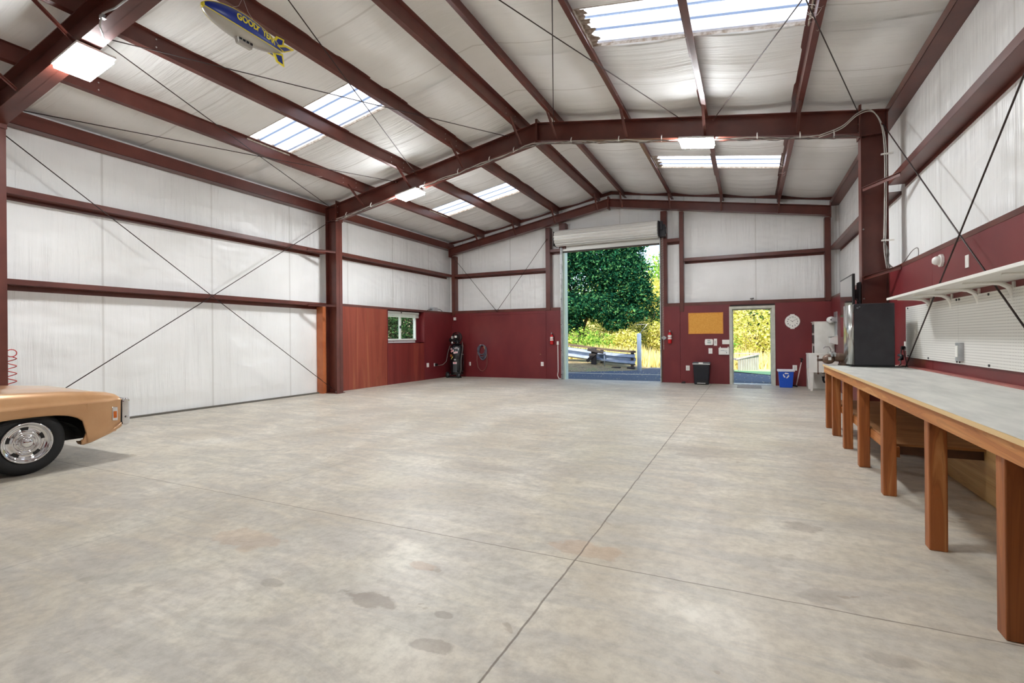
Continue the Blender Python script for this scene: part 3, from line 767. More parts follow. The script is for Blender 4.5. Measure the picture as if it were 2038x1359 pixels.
# ---------------------------------------------------------------- black mini fridge on the bench
t = thing('mini_fridge', (1.43, 7.95, BT), 'black-sided mini fridge with a silver door on the workbench', 'mini fridge')
M_fblk = noisy('dark_grey_fridge_side', lin(38,37,42), lin(46,45,50), 8, .45)
MB().box(1.235, 1.66, 7.72, 8.16, BT+.02, 1.705).build('body', M_fblk, t, bevel=.008)
prof = [(1.228, 7.72), (1.19, 7.722), (1.17, 7.78), (1.162, 7.94), (1.17, 8.10), (1.19, 8.158), (1.228, 8.16)]
MB().prism(prof, 'z', BT+.03, 1.69, True).build('door', noisy('brushed_silver_door', lin(178,178,176), lin(196,196,192), 3, .22, .85), t)
MB().box(1.228, 1.236, 7.73, 8.15, BT+.03, 1.69).build('door_seal', M_black, t)
MB().box(1.20, 1.66, 7.73, 8.15, BT+.003, BT+.022).build('base', M_black, t, bevel=.003)
MB().tube([(1.6, 7.70, BT+.012), (1.68, 7.66, BT+.01), (1.75, 7.72, BT+.012), (1.80, 7.8, BT+.01), (1.81, 8.0, BT+.2), (1.862, 8.14, 1.13)], .006, 6).build('power_cord', M_black, t)
b = MB(); b.lathe([(0, 0), (.012, .0), (.012, .006), (0, .008)], (1.27, 7.712, 1.65), 'y', 12); b.lathe([(0, 0), (.010, .0), (.010, .006), (0, .008)], (1.29, 7.712, 1.665), 'y', 12)
b.build_each('hinge_cover', mat('grey_dot', lin(110,112,116), .5), t)

# ---------------------------------------------------------------- bench vise
M_vise = noisy('worn_brown_cast_iron', lin(78,58,48), lin(112,86,70), 9, .45, .25)
t = thing('bench_vise', (1.1, 8.12, BT), 'worn brown cast-iron bench vise at the far end of the workbench', 'vise')
b = MB(); b.lathe([(.0, 0), (.095, 0), (.095, .02), (.06, .035), (.05, .07)], (1.20, 8.12, BT), 'z', 20); b.build('swivel_base', M_vise, t)
b = MB(); b.tube([(1.42, 8.12, BT+.09), (1.34, 8.12, BT+.085), (1.26, 8.12, BT+.085), (1.18, 8.12, BT+.10), (1.12, 8.12, BT+.11), (1.06, 8.12, BT+.10)], [.025, .045, .05, .055, .062, .05], 12)
b.build('fixed_jaw_body', M_vise, t)
b = MB(); b.tube([(1.055, 8.12, BT+.09), (1.03, 8.12, BT+.085), (.985, 8.12, BT+.08), (.945, 8.12, BT+.075), (.925, 8.12, BT+.075)], [.045, .065, .07, .055, .03], 14)
b.build('moving_jaw', M_vise, t)
b = MB(); b.box(1.055, 1.075, 8.04, 8.20, BT+.12, BT+.175); b.box(1.02, 1.04, 8.04, 8.20, BT+.12, BT+.175); b.build_each('jaw_plate', M_galv, t, bevel=.003)
b = MB(); b.tube([(.93, 8.12, BT+.07), (.86, 8.12, BT+.068)], .018, 10); b.tube([(.87, 8.12, BT+.12), (.87, 8.12, BT-.12)], .007, 8)
b.lathe([(0, -.01), (.013, -.01), (.013, .012), (0, .014)], (.87, 8.12, BT-.12), 'z', 10); b.lathe([(0, -.01), (.013, -.01), (.013, .012), (0, .014)], (.87, 8.12, BT+.12), 'z', 10)
b.build('screw_handle', M_vise, t)
MB().box(.985, 1.02, 8.045, 8.052, BT+.07, BT+.11).build('label_plate', M_white, t)

# ---------------------------------------------------------------- shelf, pegboard and small things above the bench
t = thing('wall_shelf', (1.7, 5, 1.72), 'long white wall shelf on curved brackets above the pegboard', 'shelf')
M_shelf = noisy('white_shelf_board', lin(214,210,202), lin(232,230,224), 3, .4, stretch=(4, .4, 1))
MB().box(1.50, XR-.0, 1.6, 7.28, 1.715, 1.735).build('board', M_shelf, t, bevel=.002)
MB().box(1.485, 1.50, 1.6, 7.28, 1.712, 1.738).build('front_edge', M_white, t, bevel=.002)
for y in (7.14, 6.50, 5.84, 5.19, 4.5, 3.8):
    b = MB(); b.tube([(1.56, y, 1.708), (1.70, y, 1.707), (1.79, y, 1.70), (1.84, y, 1.67), (1.862, y, 1.62), (1.868, y, 1.56)], [.008, .014, .019, .021, .02, .014], 8)
    b.box(XR-.012, XR, y-.018, y+.018, 1.54, 1.71); b.build('bracket', M_white, t, bevel=.001)
M_peg = None
def pegmat():
    m = mat('white_pegboard', lin(232,230,224), .45, 0, .4); n = N(m); s = n.sep(n.pos())
    a = n.math('SUBTRACT', n.math('FRACT', n.math('MULTIPLY', s[1], 1/.0254)), .5); b_ = n.math('SUBTRACT', n.math('FRACT', n.math('MULTIPLY', s[2], 1/.0254)), .5)
    d = n.math('SQRT', n.math('ADD', n.math('MULTIPLY', a, a), n.math('MULTIPLY', b_, b_)))
    n.color(n.mix(n.ramp(d, [(.0, 1), (.13, 1), (.17, 0)]), lin(228,226,220), lin(96,88,84))); return m
M_peg = pegmat()
# the pegboard hangs over a pale batten frame
t = thing('pegboard', (XR-.01, 5, 1.01), 'white perforated pegboard panels on the maroon wall above the bench', 'pegboard')
for y0, y1 in ((6.30, 8.10), (3.87, 6.295), (1.6, 3.865)):
    MB().box(XR-.018, XR-.012, y0, y1, 1.01, 1.66).build('board', M_peg, t)
MB().box(XR-.012, XR, 1.6, 8.08, 1.03, 1.06).build('batten', M_ply, t); MB().box(XR-.012, XR, 1.6, 8.08, 1.60, 1.63).build('batten', M_ply, t)
b = MB(); bolts(b, [(XR-.02, y, z) for y in (8.0, 7.2, 6.33, 6.26, 5.6, 4.9, 4.3) for z in (1.03, 1.64)], .012, 'x'); b.build_each('screw', M_black, t)
t = thing('outlet_box', (XR-.04, 6.21, 1.05), 'grey metal outlet box on the pegboard above the bench', 'outlet')
MB().box(XR-.055, XR-.018, 6.16, 6.26, 1.04, 1.22).build('box', M_galv, t, bevel=.004); MB().box(XR-.062, XR-.055, 6.18, 6.24, 1.08, 1.19).build('receptacle', M_white, t, bevel=.003)
t = thing('wall_strobe', (XR-.02, 6.78, 2.06), 'round white alarm horn on the maroon wall above the shelf', 'alarm horn')
MB().prism([(6.78+.07*math.cos(PI/4*k+PI/8), 2.09+.07*math.sin(PI/4*k+PI/8)) for k in range(8)], 'x', XR-.03, XR).build('base', M_white, t, bevel=.004)
MB().lathe([(.05, 0), (.047, -.03), (.03, -.055), (0, -.06)], (XR-.03, 6.78, 2.09), 'x', 20).build('dome', M_white, t)
tag(MB().box(XR-.008, XR, 6.07, 6.15, 1.93, 2.05).build('blank_plate', M_white, bevel=.002), 'blank white plate on the maroon wall right of the alarm horn', 'wall plate')
t = thing('wall_outlet', (XR-.02, 8.2, 1.1), 'outlet with plugged cord and adapter behind the fridge at the pegboard end', 'outlet')
MB().box(XR-.008, XR, 8.16, 8.24, 1.09, 1.21).build('plate', M_white, t, bevel=.002); MB().box(XR-.05, XR-.008, 8.17, 8.23, 1.10, 1.15).build('plug', M_black, t, bevel=.004)
b = MB(); b.tube([(1.83, 8.2, 1.11), (1.81, 8.16, 1.0), (1.80, 8.1, BT+.02), (1.76, 8.0, BT+.01)], .007, 6); b.tube([(1.80, 8.17, .97), (1.82, 8.12, .98), (1.83, 8.16, 1.02), (1.80, 8.2, 1.03)], .02, 8); b.build('cord', M_black, t)
# wires on the ledge behind the column
t = thing('loose_wire', (1.9, 8.5, 2.25), 'short loose dark wires sticking up from the ledge above the shelf', 'wire')
MB().tube(smooth([(1.89, 8.65, 2.23), (1.92, 8.4, 2.30), (1.95, 8.2, 2.40), (1.97, 8.05, 2.42), (1.96, 7.95, 2.36), (1.93, 7.85, 2.24)]), .005, 6).build('wire', M_dcable, t)

# ---------------------------------------------------------------- television
t = thing('television', (1.40, 9.39, 1.60), 'flat black television on an arm in front of the middle right column', 'television')
MB().box(1.395, 1.43, 8.85, 9.93, 1.60, 2.215).build('casing', M_black, t, bevel=.006)
MB().box(1.392, 1.396, 8.875, 9.905, 1.635, 2.19).build('screen', mat('glossy_screen', lin(22,24,26), .06, 0, .8, 1), t)
b = MB(); b.box(1.43, 1.46, 9.1, 9.6, 1.78, 2.05); b.box(1.46, 1.50, 9.04, 9.16, 1.85, 1.99); b.box(1.50, 1.53, 9.03, 9.19, 1.72, 2.10); b.beam((1.46, 9.3, 1.92), (1.51, 9.12, 1.92), .03, .05)
b.build('wall_arm', M_black, t, bevel=.003)
b = MB(); b.tube([(1.45, 9.0, 1.85), (1.50, 8.98, 1.78), (1.48, 8.96, 1.70), (1.45, 8.98, 1.64), (1.47, 8.99, 1.58)], .006, 6); b.build('cable', M_black, t)

# ---------------------------------------------------------------- laundry sink, cabinet, towel dispenser
M_tub = noisy('white_moulded_plastic', lin(224,222,214), lin(236,234,228), 4, .4)
t = thing('utility_sink', (1.57, 13.82, 0), 'white freestanding laundry tub on splayed legs in the right corner', 'sink')
b = MB()
x0, x1, y0, y1 = 1.27, 1.85, 13.52, 14.08
def tubring(ins, z): return [(x0+ins, y0+ins, z), (x1-ins, y0+ins, z), (x1-ins, y1-ins, z), (x0+ins, y1-ins, z), (x0+ins, y0+ins, z)]
b.grid([tubring(.07, .50), tubring(.0, .84), tubring(-.012, .845), tubring(-.012, .875), tubring(.03, .875), tubring(.055, .84), tubring(.10, .56)], False)
n0 = len(b.v); b.add([(x0+.07, y0+.07, .50), (x1-.07, y0+.07, .50), (x1-.07, y1-.07, .50), (x0+.07, y1-.07, .50)], [(0, 3, 2, 1)]); b.add([(x0+.10, y0+.10, .56), (x1-.10, y0+.10, .56), (x1-.10, y1-.10, .56), (x0+.10, y1-.10, .56)], [(0, 1, 2, 3)])
b.box(x0-.005, x1+.005, y0-.004, y0+.01, .44, .845); b.box(x0-.004, x0+.01, y0, y1, .52, .845)
b.build('tub', M_tub, t, fix=True)
for sx, sy in ((0, 0), (1, 0), (0, 1), (1, 1)):
    lx = x0+.05 if sx == 0 else x1-.05; ly = y0+.05 if sy == 0 else y1-.05
    b = MB(); b.add([(lx-.05, ly-.04, .52), (lx+.05, ly-.04, .52), (lx+.05, ly+.04, .52), (lx-.05, ly+.04, .52), (lx-.022, ly-.02, 0), (lx+.022, ly-.02, 0), (lx+.022, ly+.02, 0), (lx-.022, ly+.02, 0)],
                    [(0, 1, 2, 3), (7, 6, 5, 4), (0, 4, 5, 1), (1, 5, 6, 2), (2, 6, 7, 3), (3, 7, 4, 0)])
    b.build('leg', M_tub, t, bevel=.004)
b = MB(); b.tube([(1.58, 13.76, .55), (1.58, 13.76, .33)], .022, 12); b.build('tailpiece', M_white, t)
b = MB(); b.tube([(1.58, 13.76, .33), (1.58, 13.76, .25), (1.60, 13.76, .20), (1.64, 13.76, .19), (1.67, 13.76, .22), (1.68, 13.76, .27), (1.70, 13.76, .29), (1.78, 13.8, .29), (1.86, 13.8, .29)], .024, 12); b.lathe([(.034, -.015), (.034, .015)], (1.58, 13.76, .32), 'z', 12); b.build('drain_trap', M_black, t)
MB().tube([(1.66, 13.8, .60), (1.56, 13.74, .53), (1.50, 13.72, .46), (1.56, 13.72, .40), (1.70, 13.74, .42), (1.8, 13.8, .5)], .007, 6).build('supply_hose', M_dcable, t)
b = MB(); b.tube([(1.76, 13.98, .87), (1.76, 13.98, .96), (1.72, 13.95, 1.03), (1.64, 13.90, 1.03), (1.60, 13.88, .99)], .012, 10); b.tube([(1.70, 14.0, .89), (1.82, 14.0, .89)], .02, 8); b.build('tap', M_chrome, t)
t = thing('storage_cabinet', (1.62, 14.42, 0), 'tall white cabinet with slotted side behind the laundry tub', 'cabinet')
MB().box(1.45, XR-.01, 14.16, 14.70, .82, 1.62).build('upper_cabinet', M_tub, t, bevel=.006)
MB().box(1.32, XR-.01, 14.16, 14.70, .0, .80).build('lower_cabinet', M_tub, t, bevel=.006)
b = MB()
for y in (14.23, 14.47):
    for z in (1.10, 1.36): b.box(1.443, 1.452, y, y+.15, z, z+.21)
b.box(1.443, 1.452, 14.22, 14.42, .86, 1.04); b.build_each('dark_slot', mat('dark_recess', lin(50,44,42), .6), t)
MB().box(1.43, XR-.01, 14.15, 14.71, 1.62, 1.64).build('cabinet_top', M_tub, t, bevel=.003)
t = thing('paper_towel_holder', (XR-.08, 14.0, 1.2), 'white paper towel roll and steel holder on the right wall', 'towel holder')
MB().lathe([(.022, 0), (.075, 0), (.075, .26), (.022, .26)], (1.765, 13.86, 1.67), 'y', 24).build('paper_roll', mat('paper_towel', lin(240,240,238), .9), t)
MB().lathe([(.0, -.004), (.022, -.004), (.022, .262), (0, .262)], (1.765, 13.86, 1.67), 'y', 16).build('roll_core', mat('dark_core', lin(60,52,46), .8), t)
b = MB(); b.box(XR-.012, XR, 13.78, 14.25, 1.25, 1.86); b.box(1.76, XR, 13.80, 13.815, 1.62, 1.72); b.box(1.76, XR, 14.14, 14.155, 1.62, 1.72); b.build('steel_plate', M_galv, t, bevel=.002)
t = thing('soap_dispenser', (1.80, 13.9, 1.10), 'white angled dispenser box under the paper towel roll', 'dispenser')
b = MB().prism([(1.72, 1.12), (XR-.0, 1.08), (XR-.0, 1.30), (1.72, 1.24)], 'y', 13.74, 14.0); b.build('box', M_tub, t, bevel=.005)
MB().box(1.715, 1.87, 13.74, 14.02, 1.262, 1.268).build('tray_edge', M_black, t)
t = thing('broom', (1.1, 14.5, 0), 'long pale-handled broom leaning beside the blue recycling bin', 'broom')
MB().tube([(1.075, 14.42, .05), (1.21, 14.60, .66)], .013, 8).build('handle', noisy('pale_handle', lin(206,186,180), lin(222,206,200), 6, .5), t)
b = MB(); b.tube([(1.20, 14.59, .62), (1.225, 14.62, .73)], [.02, .012], 8); b.beam((1.17, 14.56, .72), (1.24, 14.60, .68), .02, .02); b.build('grip', M_black, t)
b = MB(); b.beam((.98, 14.44, .045), (1.10, 14.40, .02), .03, .03); b.tube([(1.075, 14.42, .05), (1.02, 14.43, .03)], .012, 6); b.build('foot', M_black, t)
# ---------------------------------------------------------------- end wall small things
def plate(x, z, wd, ht, label, name='wall_outlet', kind='duplex', grp=None, y=YE):
    t = thing(name, (x, y-.004, z-ht/2), label, 'outlet' if 'outlet' in name else 'wall plate', grp)
    MB().box(x-wd/2, x+wd/2, y-.008, y, z-ht/2, z+ht/2).build('plate', M_white, t, bevel=.002)
    b = MB()
    if kind == 'duplex':
        for dz in (-.024, .024): b.box(x-.016, x+.016, y-.011, y-.007, z+dz-.014, z+dz+.014)
    elif kind == 'switch': b.box(x-.006, x+.006, y-.02, y-.007, z-.012, z+.012)
    else:
        for k in (-1, 0, 1): b.box(x+k*.045-.005, x+k*.045+.005, y-.018, y-.007, z-.012, z+.012)
    b.build_each('socket' if kind == 'duplex' else 'toggle', mat('off_white', lin(214,210,204), .4), t)
g = None
plate(-8.60, .44, .085, .125, 'white outlet on the end wall beside the air compressor')
plate(-5.94, .47, .095, .13, 'white outlet low on the end wall left of the hose-side batten')
plate(-1.55, .42, .10, .14, 'white outlet between roll-up door and black trash can')
plate(.975+.09, .47, .10, .14, 'white outlet just right of the blue recycling bin')
plate(-.955, .90, .10, .15, 'small white switch plate under the thermostat', 'switch_plate', 'switch')
plate(-.56, 1.145, .19, .12, 'white three-switch plate left of the walk-through door', 'switch_plate', 'gang')
t = thing('thermostat', (-1.0, YE-.02, 1.06), 'white thermostat with dark display left of the walk-through door', 'thermostat')
b = MB(); b.prism([(-1.09, 1.075), (-1.08, 1.06), (-.90, 1.06), (-.885, 1.10), (-.885, 1.19), (-.90, 1.225), (-1.08, 1.225), (-1.09, 1.21), (-1.098, 1.14)], 'y', YE-.035, YE); b.build('body', M_white, t, bevel=.006)
MB().box(-1.03, -.94, YE-.038, YE-.034, 1.105, 1.165).build('display', mat('lcd', lin(176,186,180), .3), t); MB().box(-1.03, -.955, YE-.038, YE-.034, 1.185, 1.20).build('dark_strip', mat('strip', lin(90,84,90), .5), t)
t = thing('switch_plate', (-.82, YE, 1.05), 'tall narrow white switch plate touching the thermostat', 'wall plate')
MB().box(-.868, -.785, YE-.01, YE, 1.045, 1.235).build('plate', M_white, t, bevel=.002); MB().box(-.845, -.81, YE-.014, YE-.009, 1.10, 1.18).build('rocker', mat('rocker', lin(206,202,196), .4), t)
t = thing('alarm_panel', (-.61, YE-.03, .79), 'white alarm control box with two knobs beside the walk-through door', 'control box')
MB().box(-.745, -.482, YE-.05, YE, .80, .985).build('case', M_white, t, bevel=.008)
b = MB(); b.lathe([(.012, 0), (.012, .03), (0, .035)], (-.705, YE-.025, .985), 'z', 10); b.lathe([(.012, 0), (.012, .03), (0, .035)], (-.505, YE-.025, .985), 'z', 10); b.build_each('antenna_stub', M_white, t)
b = MB(); b.box(-.695, -.60, YE-.053, YE-.049, .905, .917); b.box(-.59, -.53, YE-.053, YE-.049, .895, .905); b.build_each('printed_line', mat('grey_print', lin(130,134,146), .5), t)
MB().lathe([(.0, -.004), (.012, -.004), (.012, 0)], (-.545, YE-.05, .855), 'y', 12).build('button', M_black, t)
# corkboard
t = thing('corkboard', (-1.07, YE-.01, 1.38), 'orange corkboard in a thin wooden frame above the trash can', 'corkboard')
M_cork = noisy('orange_cork', lin(214,150,58), lin(228,168,78), 40, .8, bump=.1)
MB().box(-1.51, -.64, YE-.012, YE, 1.38, 1.945).build('cork', M_cork, t)
b = MB(); b.box(-1.525, -.625, YE-.02, YE, 1.37, 1.388).box(-1.525, -.625, YE-.02, YE, 1.94, 1.958).box(-1.525, -1.507, YE-.02, YE, 1.388, 1.94).box(-.643, -.625, YE-.02, YE, 1.388, 1.94)
b.build('frame', noisy('orange_wood_frame', lin(206,126,48), lin(220,146,66), 6, .4), t, bevel=.002)
# text helper
def text_pts(s_, size, extr=.001, font_offset=0, name='tx'):
    c = bpy.data.curves.new(name, 'FONT'); c.body = s_; c.size = size; c.extrude = extr; c.offset = font_offset; c.align_x = 'CENTER'; c.align_y = 'CENTER'; c.resolution_u = 3
    o = bpy.data.objects.new(name, c); C.objects.link(o)
    bpy.context.view_layer.update()
    me = bpy.data.meshes.new_from_object(o); vs = [tuple(v.co) for v in me.vertices]; fs = [tuple(p.vertices) for p in me.polygons]
    bpy.data.objects.remove(o); bpy.data.curves.remove(c); bpy.data.meshes.remove(me); return vs, fs
# clock
t = thing('wall_clock', (1.02, YE-.02, 1.50), 'round white wall clock with black numerals right of the door', 'clock')
cx, cz_ = 1.02, 1.665
MB().lathe([(.165, 0), (.175, -.012), (.165, -.026), (.152, -.024)], (cx, YE, cz_), 'y', 40).build('rim', M_white, t)
b = MB(); b.box(cx-.05, cx+.05, YE-.022, YE, cz_+.155, cz_+.19); b.box(cx-.05, cx+.05, YE-.022, YE, cz_-.19, cz_-.155); b.build_each('mount_tab', M_white, t, bevel=.004)
MB().lathe([(0, -.018), (.153, -.018)], (cx, YE, cz_), 'y', 40).build('dial', mat('dial_white', lin(236,238,236), .5), t)
b = MB()
for h in range(12):
    a = PI/2 - 2*PI*h/12; vs_, fs_ = text_pts(str(12 if h == 0 else h), .052, .001, .001)
    b.add([(cx+.115*math.cos(a)+p[0], YE-.024-p[2], cz_+.115*math.sin(a)+p[1]) for p in vs_], fs_)
b.build('numeral', M_black, t, fix=False)
b = MB()
for ang, ln, wd in ((PI/2-2*PI*(10.15/12), .06, .008), (PI/2-2*PI*(9/60), .095, .006)):
    b.beam((cx-.015*math.cos(ang), YE-.024, cz_-.015*math.sin(ang)), (cx+ln*math.cos(ang), YE-.024, cz_+ln*math.sin(ang)), wd, .002, (0, 1, 0))
b.lathe([(0, -.028), (.008, -.028), (.008, -.02)], (cx, YE, cz_), 'y', 12); b.build('hand', M_black, t)
# extinguishers
M_red = mat('red_extinguisher_paint', lin(196,22,28), .25, coat=.4)
def extinguisher(x, z, label):
    t = thing('fire_extinguisher', (x, YE-.06, z-.18), label, 'fire extinguisher', 'fire extinguishers by the roll-up door')
    y = YE-.065; r = .052
    MB().lathe([(0, -.20), (r*.85, -.20), (r, -.185), (r, .06), (r*.8, .095), (.018, .11), (.018, .125), (0, .125)], (x, y, z), 'z', 20).build('cylinder', M_red, t)
    MB().lathe([(r+.001, -.08), (r+.001, .035)], (x, y, z), 'z', 20, cap=False).build('paper_label', M_white, t)
    MB().lathe([(r+.002, -.04), (r+.002, -.025)], (x, y, z), 'z', 20, cap=False).build('label_band', M_red, t)
    b = MB(); b.box(x-.012, x+.012, y-.05, y+.02, .135+z, .142+z); b.box(x-.014, x+.014, y-.018, y+.018, .12+z, .165+z); b.beam((x, y, z+.16), (x, y-.055, z+.18), .016, .004); b.build('valve_lever', M_galv, t, bevel=.002)
    MB().tube([(x+.02, y, z+.14), (x+.05, y, z+.12), (x+.06, y, z+.04), (x+.055, y-.01, z-.05)], .008, 8).build('hose', M_black, t)
    MB().box(x-.03, x+.03, y+.05, YE, z-.15, z+.12).build('wall_hook', M_steel, t)
extinguisher(-5.585, 1.29, 'red fire extinguisher on the maroon wall left of the roll-up door')
extinguisher(-2.02, 1.31, 'red fire extinguisher on the maroon wall right of the roll-up door')
# conduit beside the door
t = thing('conduit', (-5.42, YE-.02, 0), 'thin white conduit with junction box left of the roll-up door', 'conduit')
MB().tube([(-5.40, YE-.02, 1.10), (-5.40, YE-.02, .25), (-5.42, YE-.02, .12), (-5.38, YE-.02, .03), (-5.31, YE-.02, .015)], .013, 8).build('pipe', M_white, t)
MB().box(-5.43, -5.37, YE-.045, YE, 1.08, 1.19).build('box', M_white, t, bevel=.004)
t = thing('motion_sensor', (-9.1, YE-.1, 1.95), 'small white motion sensor in the far left corner', 'sensor')
MB().box(-9.19, -9.11, YE-.09, YE-.02, 1.93, 2.03).build('case', M_white, t, bevel=.012); MB().box(-9.17, -9.13, YE-.03, YE, 1.96, 2.0).build('mount', M_black, t)
t = thing('junction_box', (XL-.05, 13.75, 2.16), 'grey metal junction box with bent conduit on the left ledge', 'junction box')
MB().box(XL-.16, XL-.02, 13.62, 13.86, 2.155, 2.33).build('box', M_galv, t, bevel=.004)
MB().tube([(XL-.09, 13.62, 2.27), (XL-.09, 13.45, 2.25), (XL-.09, 13.25, 2.17)], .01, 6).tube([(XL-.09, 13.86, 2.29), (XL-.09, 14.1, 2.28), (XL-.09, 14.22, 2.24), (XL-.09, 14.25, 2.16)], .01, 6).build('conduit', M_dcable, t)
t = thing('ledge_socket', (-.93, YE+.08, 2.17), 'small black socket with thin wires on the ledge above the corkboard', 'socket')
MB().box(-.86, -.78, YE+.02, YE+.09, 2.17, 2.215).build('box', M_black, t, bevel=.003); MB().tube([(-.95, YE+.05, 2.175), (-.86, YE+.05, 2.20)], .004, 5).tube([(-.78, YE+.05, 2.21), (-.65, YE+.05, 2.22), (-.45, YE+.05, 2.18)], .004, 5).build('wire', M_dcable, t)
t = thing('wall_valve', (.12, YE+.1, 2.17), 'tiny pipe stub with valve on the white wall above the door', 'pipe')
MB().tube([(.08, YE+.12, 2.17), (.08, YE+.12, 2.29)], .007, 6).tube([(.04, YE+.12, 2.30), (.13, YE+.12, 2.31)], .016, 8).build('stub', M_dcable, t)
# outlets on the left wall
def plate_l(y, z, wd, ht, label, plug=False):
    t = thing('wall_outlet', (XL, y, z-ht/2), label, 'outlet')
    MB().box(XL, XL+.008, y-wd/2, y+wd/2, z-ht/2, z+ht/2).build('plate', M_white, t, bevel=.002)
    if plug: MB().box(XL+.008, XL+.06, y-.0, y+.10, z-.04, z+.04).build('plug', M_black, t, bevel=.01)
    else:
        b = MB()
        for dz in (-.024, .024): b.box(XL+.006, XL+.011, y-.016, y+.016, z+dz-.014, z+dz+.014)
        b.build('socket', mat('off_white', lin(214,210,204), .4), t)
plate_l(13.24, .46, .12, .13, 'white outlet on the left wall below and right of the window')
plate_l(13.62, .45, .08, .10, 'outlet with a black plug feeding the air compressor', True)
# hose on the end wall
t = thing('wall_hose', (-8.13, YE-.05, .19), 'coiled dark air hose hanging on the maroon end wall', 'hose')
M_hose = noisy('dark_grey_hose', lin(70,66,76), lin(112,106,118), 12, .5)
b = MB(); rg = random.Random(2)
for k in range(7):
    r = .155+.012*rg.uniform(-1, 1); dz = [.10, .06, .02, -.05, -.11, -.17, -.22][k]; ell = 1.0
    cxh = -8.13+rg.uniform(-.02, .03)+.01*k; rr = r*(1.0 if k < 3 else .92)
    top = 1.10
    b.tube([(cxh+rr*math.sin(a), YE-.02-.011*(k % 4), top-.02-rr*ell*(1-math.cos(a))*(1+.13*k)/1.0+.0) for a in [2*PI*i/26 for i in range(26)]], .014, 6, True)
b.build('coil', M_hose, t)
MB().tube([(-8.29, YE-.02, .85), (-8.31, YE-.02, .55), (-8.27, YE-.02, .33), (-8.17, YE-.02, .21), (-8.08, YE-.02, .20), (-7.98, YE-.02, .28), (-7.92, YE-.02, .45), (-7.92, YE-.02, .75), (-7.95, YE-.02, .95), (-8.03, YE-.04, 1.06)], .012, 6).build('hanging_loop', mat('brown_hose', lin(132,84,74), .5), t)
MB().tube([(-8.03, YE-.06, 1.06), (-8.0, YE-.07, 1.0), (-7.985, YE-.07, .93)], .014, 8).build('brass_fitting', mat('brass', lin(206,166,120), .35, .8), t)
MB().box(-8.16, -8.10, YE-.08, YE, 1.07, 1.09).build('hook', M_galv, t)
t = thing('wall_valve', (-5.98, YE-.03, .75), 'small brass air coupling on the maroon wall above an outlet', 'coupling')
MB().lathe([(.0, -.05), (.014, -.05), (.014, 0)], (-5.985, YE, .78), 'y', 12).build('coupling', mat('brass2', lin(206,150,120), .35, .6), t)
# coiled red hose at the near left column
t = thing('coil_hose', (-9.05, 3.23, .5), 'red coiled air hose hanging on the white wall behind the car', 'hose')
b = MB(); pts = []
turns = 6; R_ = .05
for i in range(turns*12+1):
    a = 2*PI*i/12; pts.append((-9.12+.045*math.cos(a), 3.215+R_*math.sin(a), 1.10-.62*i/(turns*12)))
b.tube(pts, .0065, 6); b.build('coil', mat('red_hose', lin(200,52,48), .4), t)
MB().tube([(-9.12, 3.215+.055*math.sin(2*PI*k/16), 1.155+.05*math.cos(2*PI*k/16)) for k in range(16)], .0065, 6, True).build('end_loop', mat('red_hose2', lin(200,52,48), .4), t)

# ---------------------------------------------------------------- air compressor
t = thing('air_compressor', (-8.84, 14.28, 0), 'black upright air compressor covered in stickers in the far left corner', 'air compressor')
M_tank = mat('black_tank_paint', lin(20,20,22), .25, 0, .5, .3)
c0 = (-8.84, 14.28, 0)
MB().lathe([(0, .14), (.12, .14), (.20, .17), (.235, .24), (.235, 1.0), (.20, 1.07), (.12, 1.11), (0, 1.12)], c0, 'z', 32).build('tank', M_tank, t)
b = MB(); b.lathe([(.20, .10), (.215, .10), (.215, .20), (.20, .20)], c0, 'z', 24)
for sx in (-1, 1): b.beam((-8.84+sx*.12, 14.16, .13), (-8.84+sx*.26, 14.06, .04), .05, .03)
b.box(-9.12, -8.54, 14.05, 14.08, .01, .05); b.build('base_frame', M_tank, t, bevel=.003)
for sx in (-1, 1):
    w_ = MB().lathe([(.02, -.025), (.085, -.025), (.10, -.015), (.10, .015), (.085, .025), (.02, .025)], (-8.84+sx*.21, 14.02, .10), 'x', 20).build('wheel', M_rubber, t)
    MB().lathe([(0, -.03), (.045, -.03), (.05, .0), (.045, .03), (0, .03)], (-8.84+sx*.21, 14.02, .10), 'x', 14).build('hub', mat('grey_hub', lin(96,98,102), .5), w_)
b = MB(); b.box(-9.02, -8.66, 14.14, 14.42, 1.11, 1.135); b.lathe([(.0, -.10), (.085, -.10), (.09, 0), (.085, .14), (0, .14)], (-8.98, 14.26, 1.25), 'y', 18)
b.build('motor', M_tank, t, bevel=.002)
b = MB(); b.lathe([(0, 0), (.085, 0), (.085, .10)], (-8.80, 14.25, 1.13), 'z', 16)
for k in range(6): b.box(-8.88, -8.72, 14.17, 14.33, 1.24+k*.035, 1.255+k*.035)
b.box(-8.86, -8.74, 14.19, 14.31, 1.23, 1.45); b.build('pump_head', M_tank, t, bevel=.003)
b = MB()
for r in (.06, .10, .14, .17): b.tube([(-8.74+r*math.cos(a), 14.09, 1.34+r*math.sin(a)) for a in [2*PI*k/20 for k in range(20)]], .005, 5, True)
b.lathe([(.165, 0), (.175, 0), (.175, .09), (.165, .09), (.165, 0)], (-8.74, 14.09, 1.34), 'y', 24, cap=False); b.build('belt_guard', M_black, t)
b = MB(); b.box(-8.94, -8.88, 14.10, 14.14, 1.30, 1.38); b.box(-8.80, -8.72, 14.075, 14.085, 1.33, 1.40); b.box(-8.92, -8.89, 14.08, 14.13, 1.14, 1.20); b.build_each('white_tag', M_white, t)
b = MB(); b.tube([(-8.60, 14.24, 1.2), (-8.56, 14.2, 1.0), (-8.58, 14.12, .6), (-8.57, 14.1, .3), (-8.60, 14.1, .16)], .011, 8); b.tube([(-8.60, 14.18, .78), (-8.50, 14.12, .78)], .012, 8); b.build('air_line', M_dcable, t)
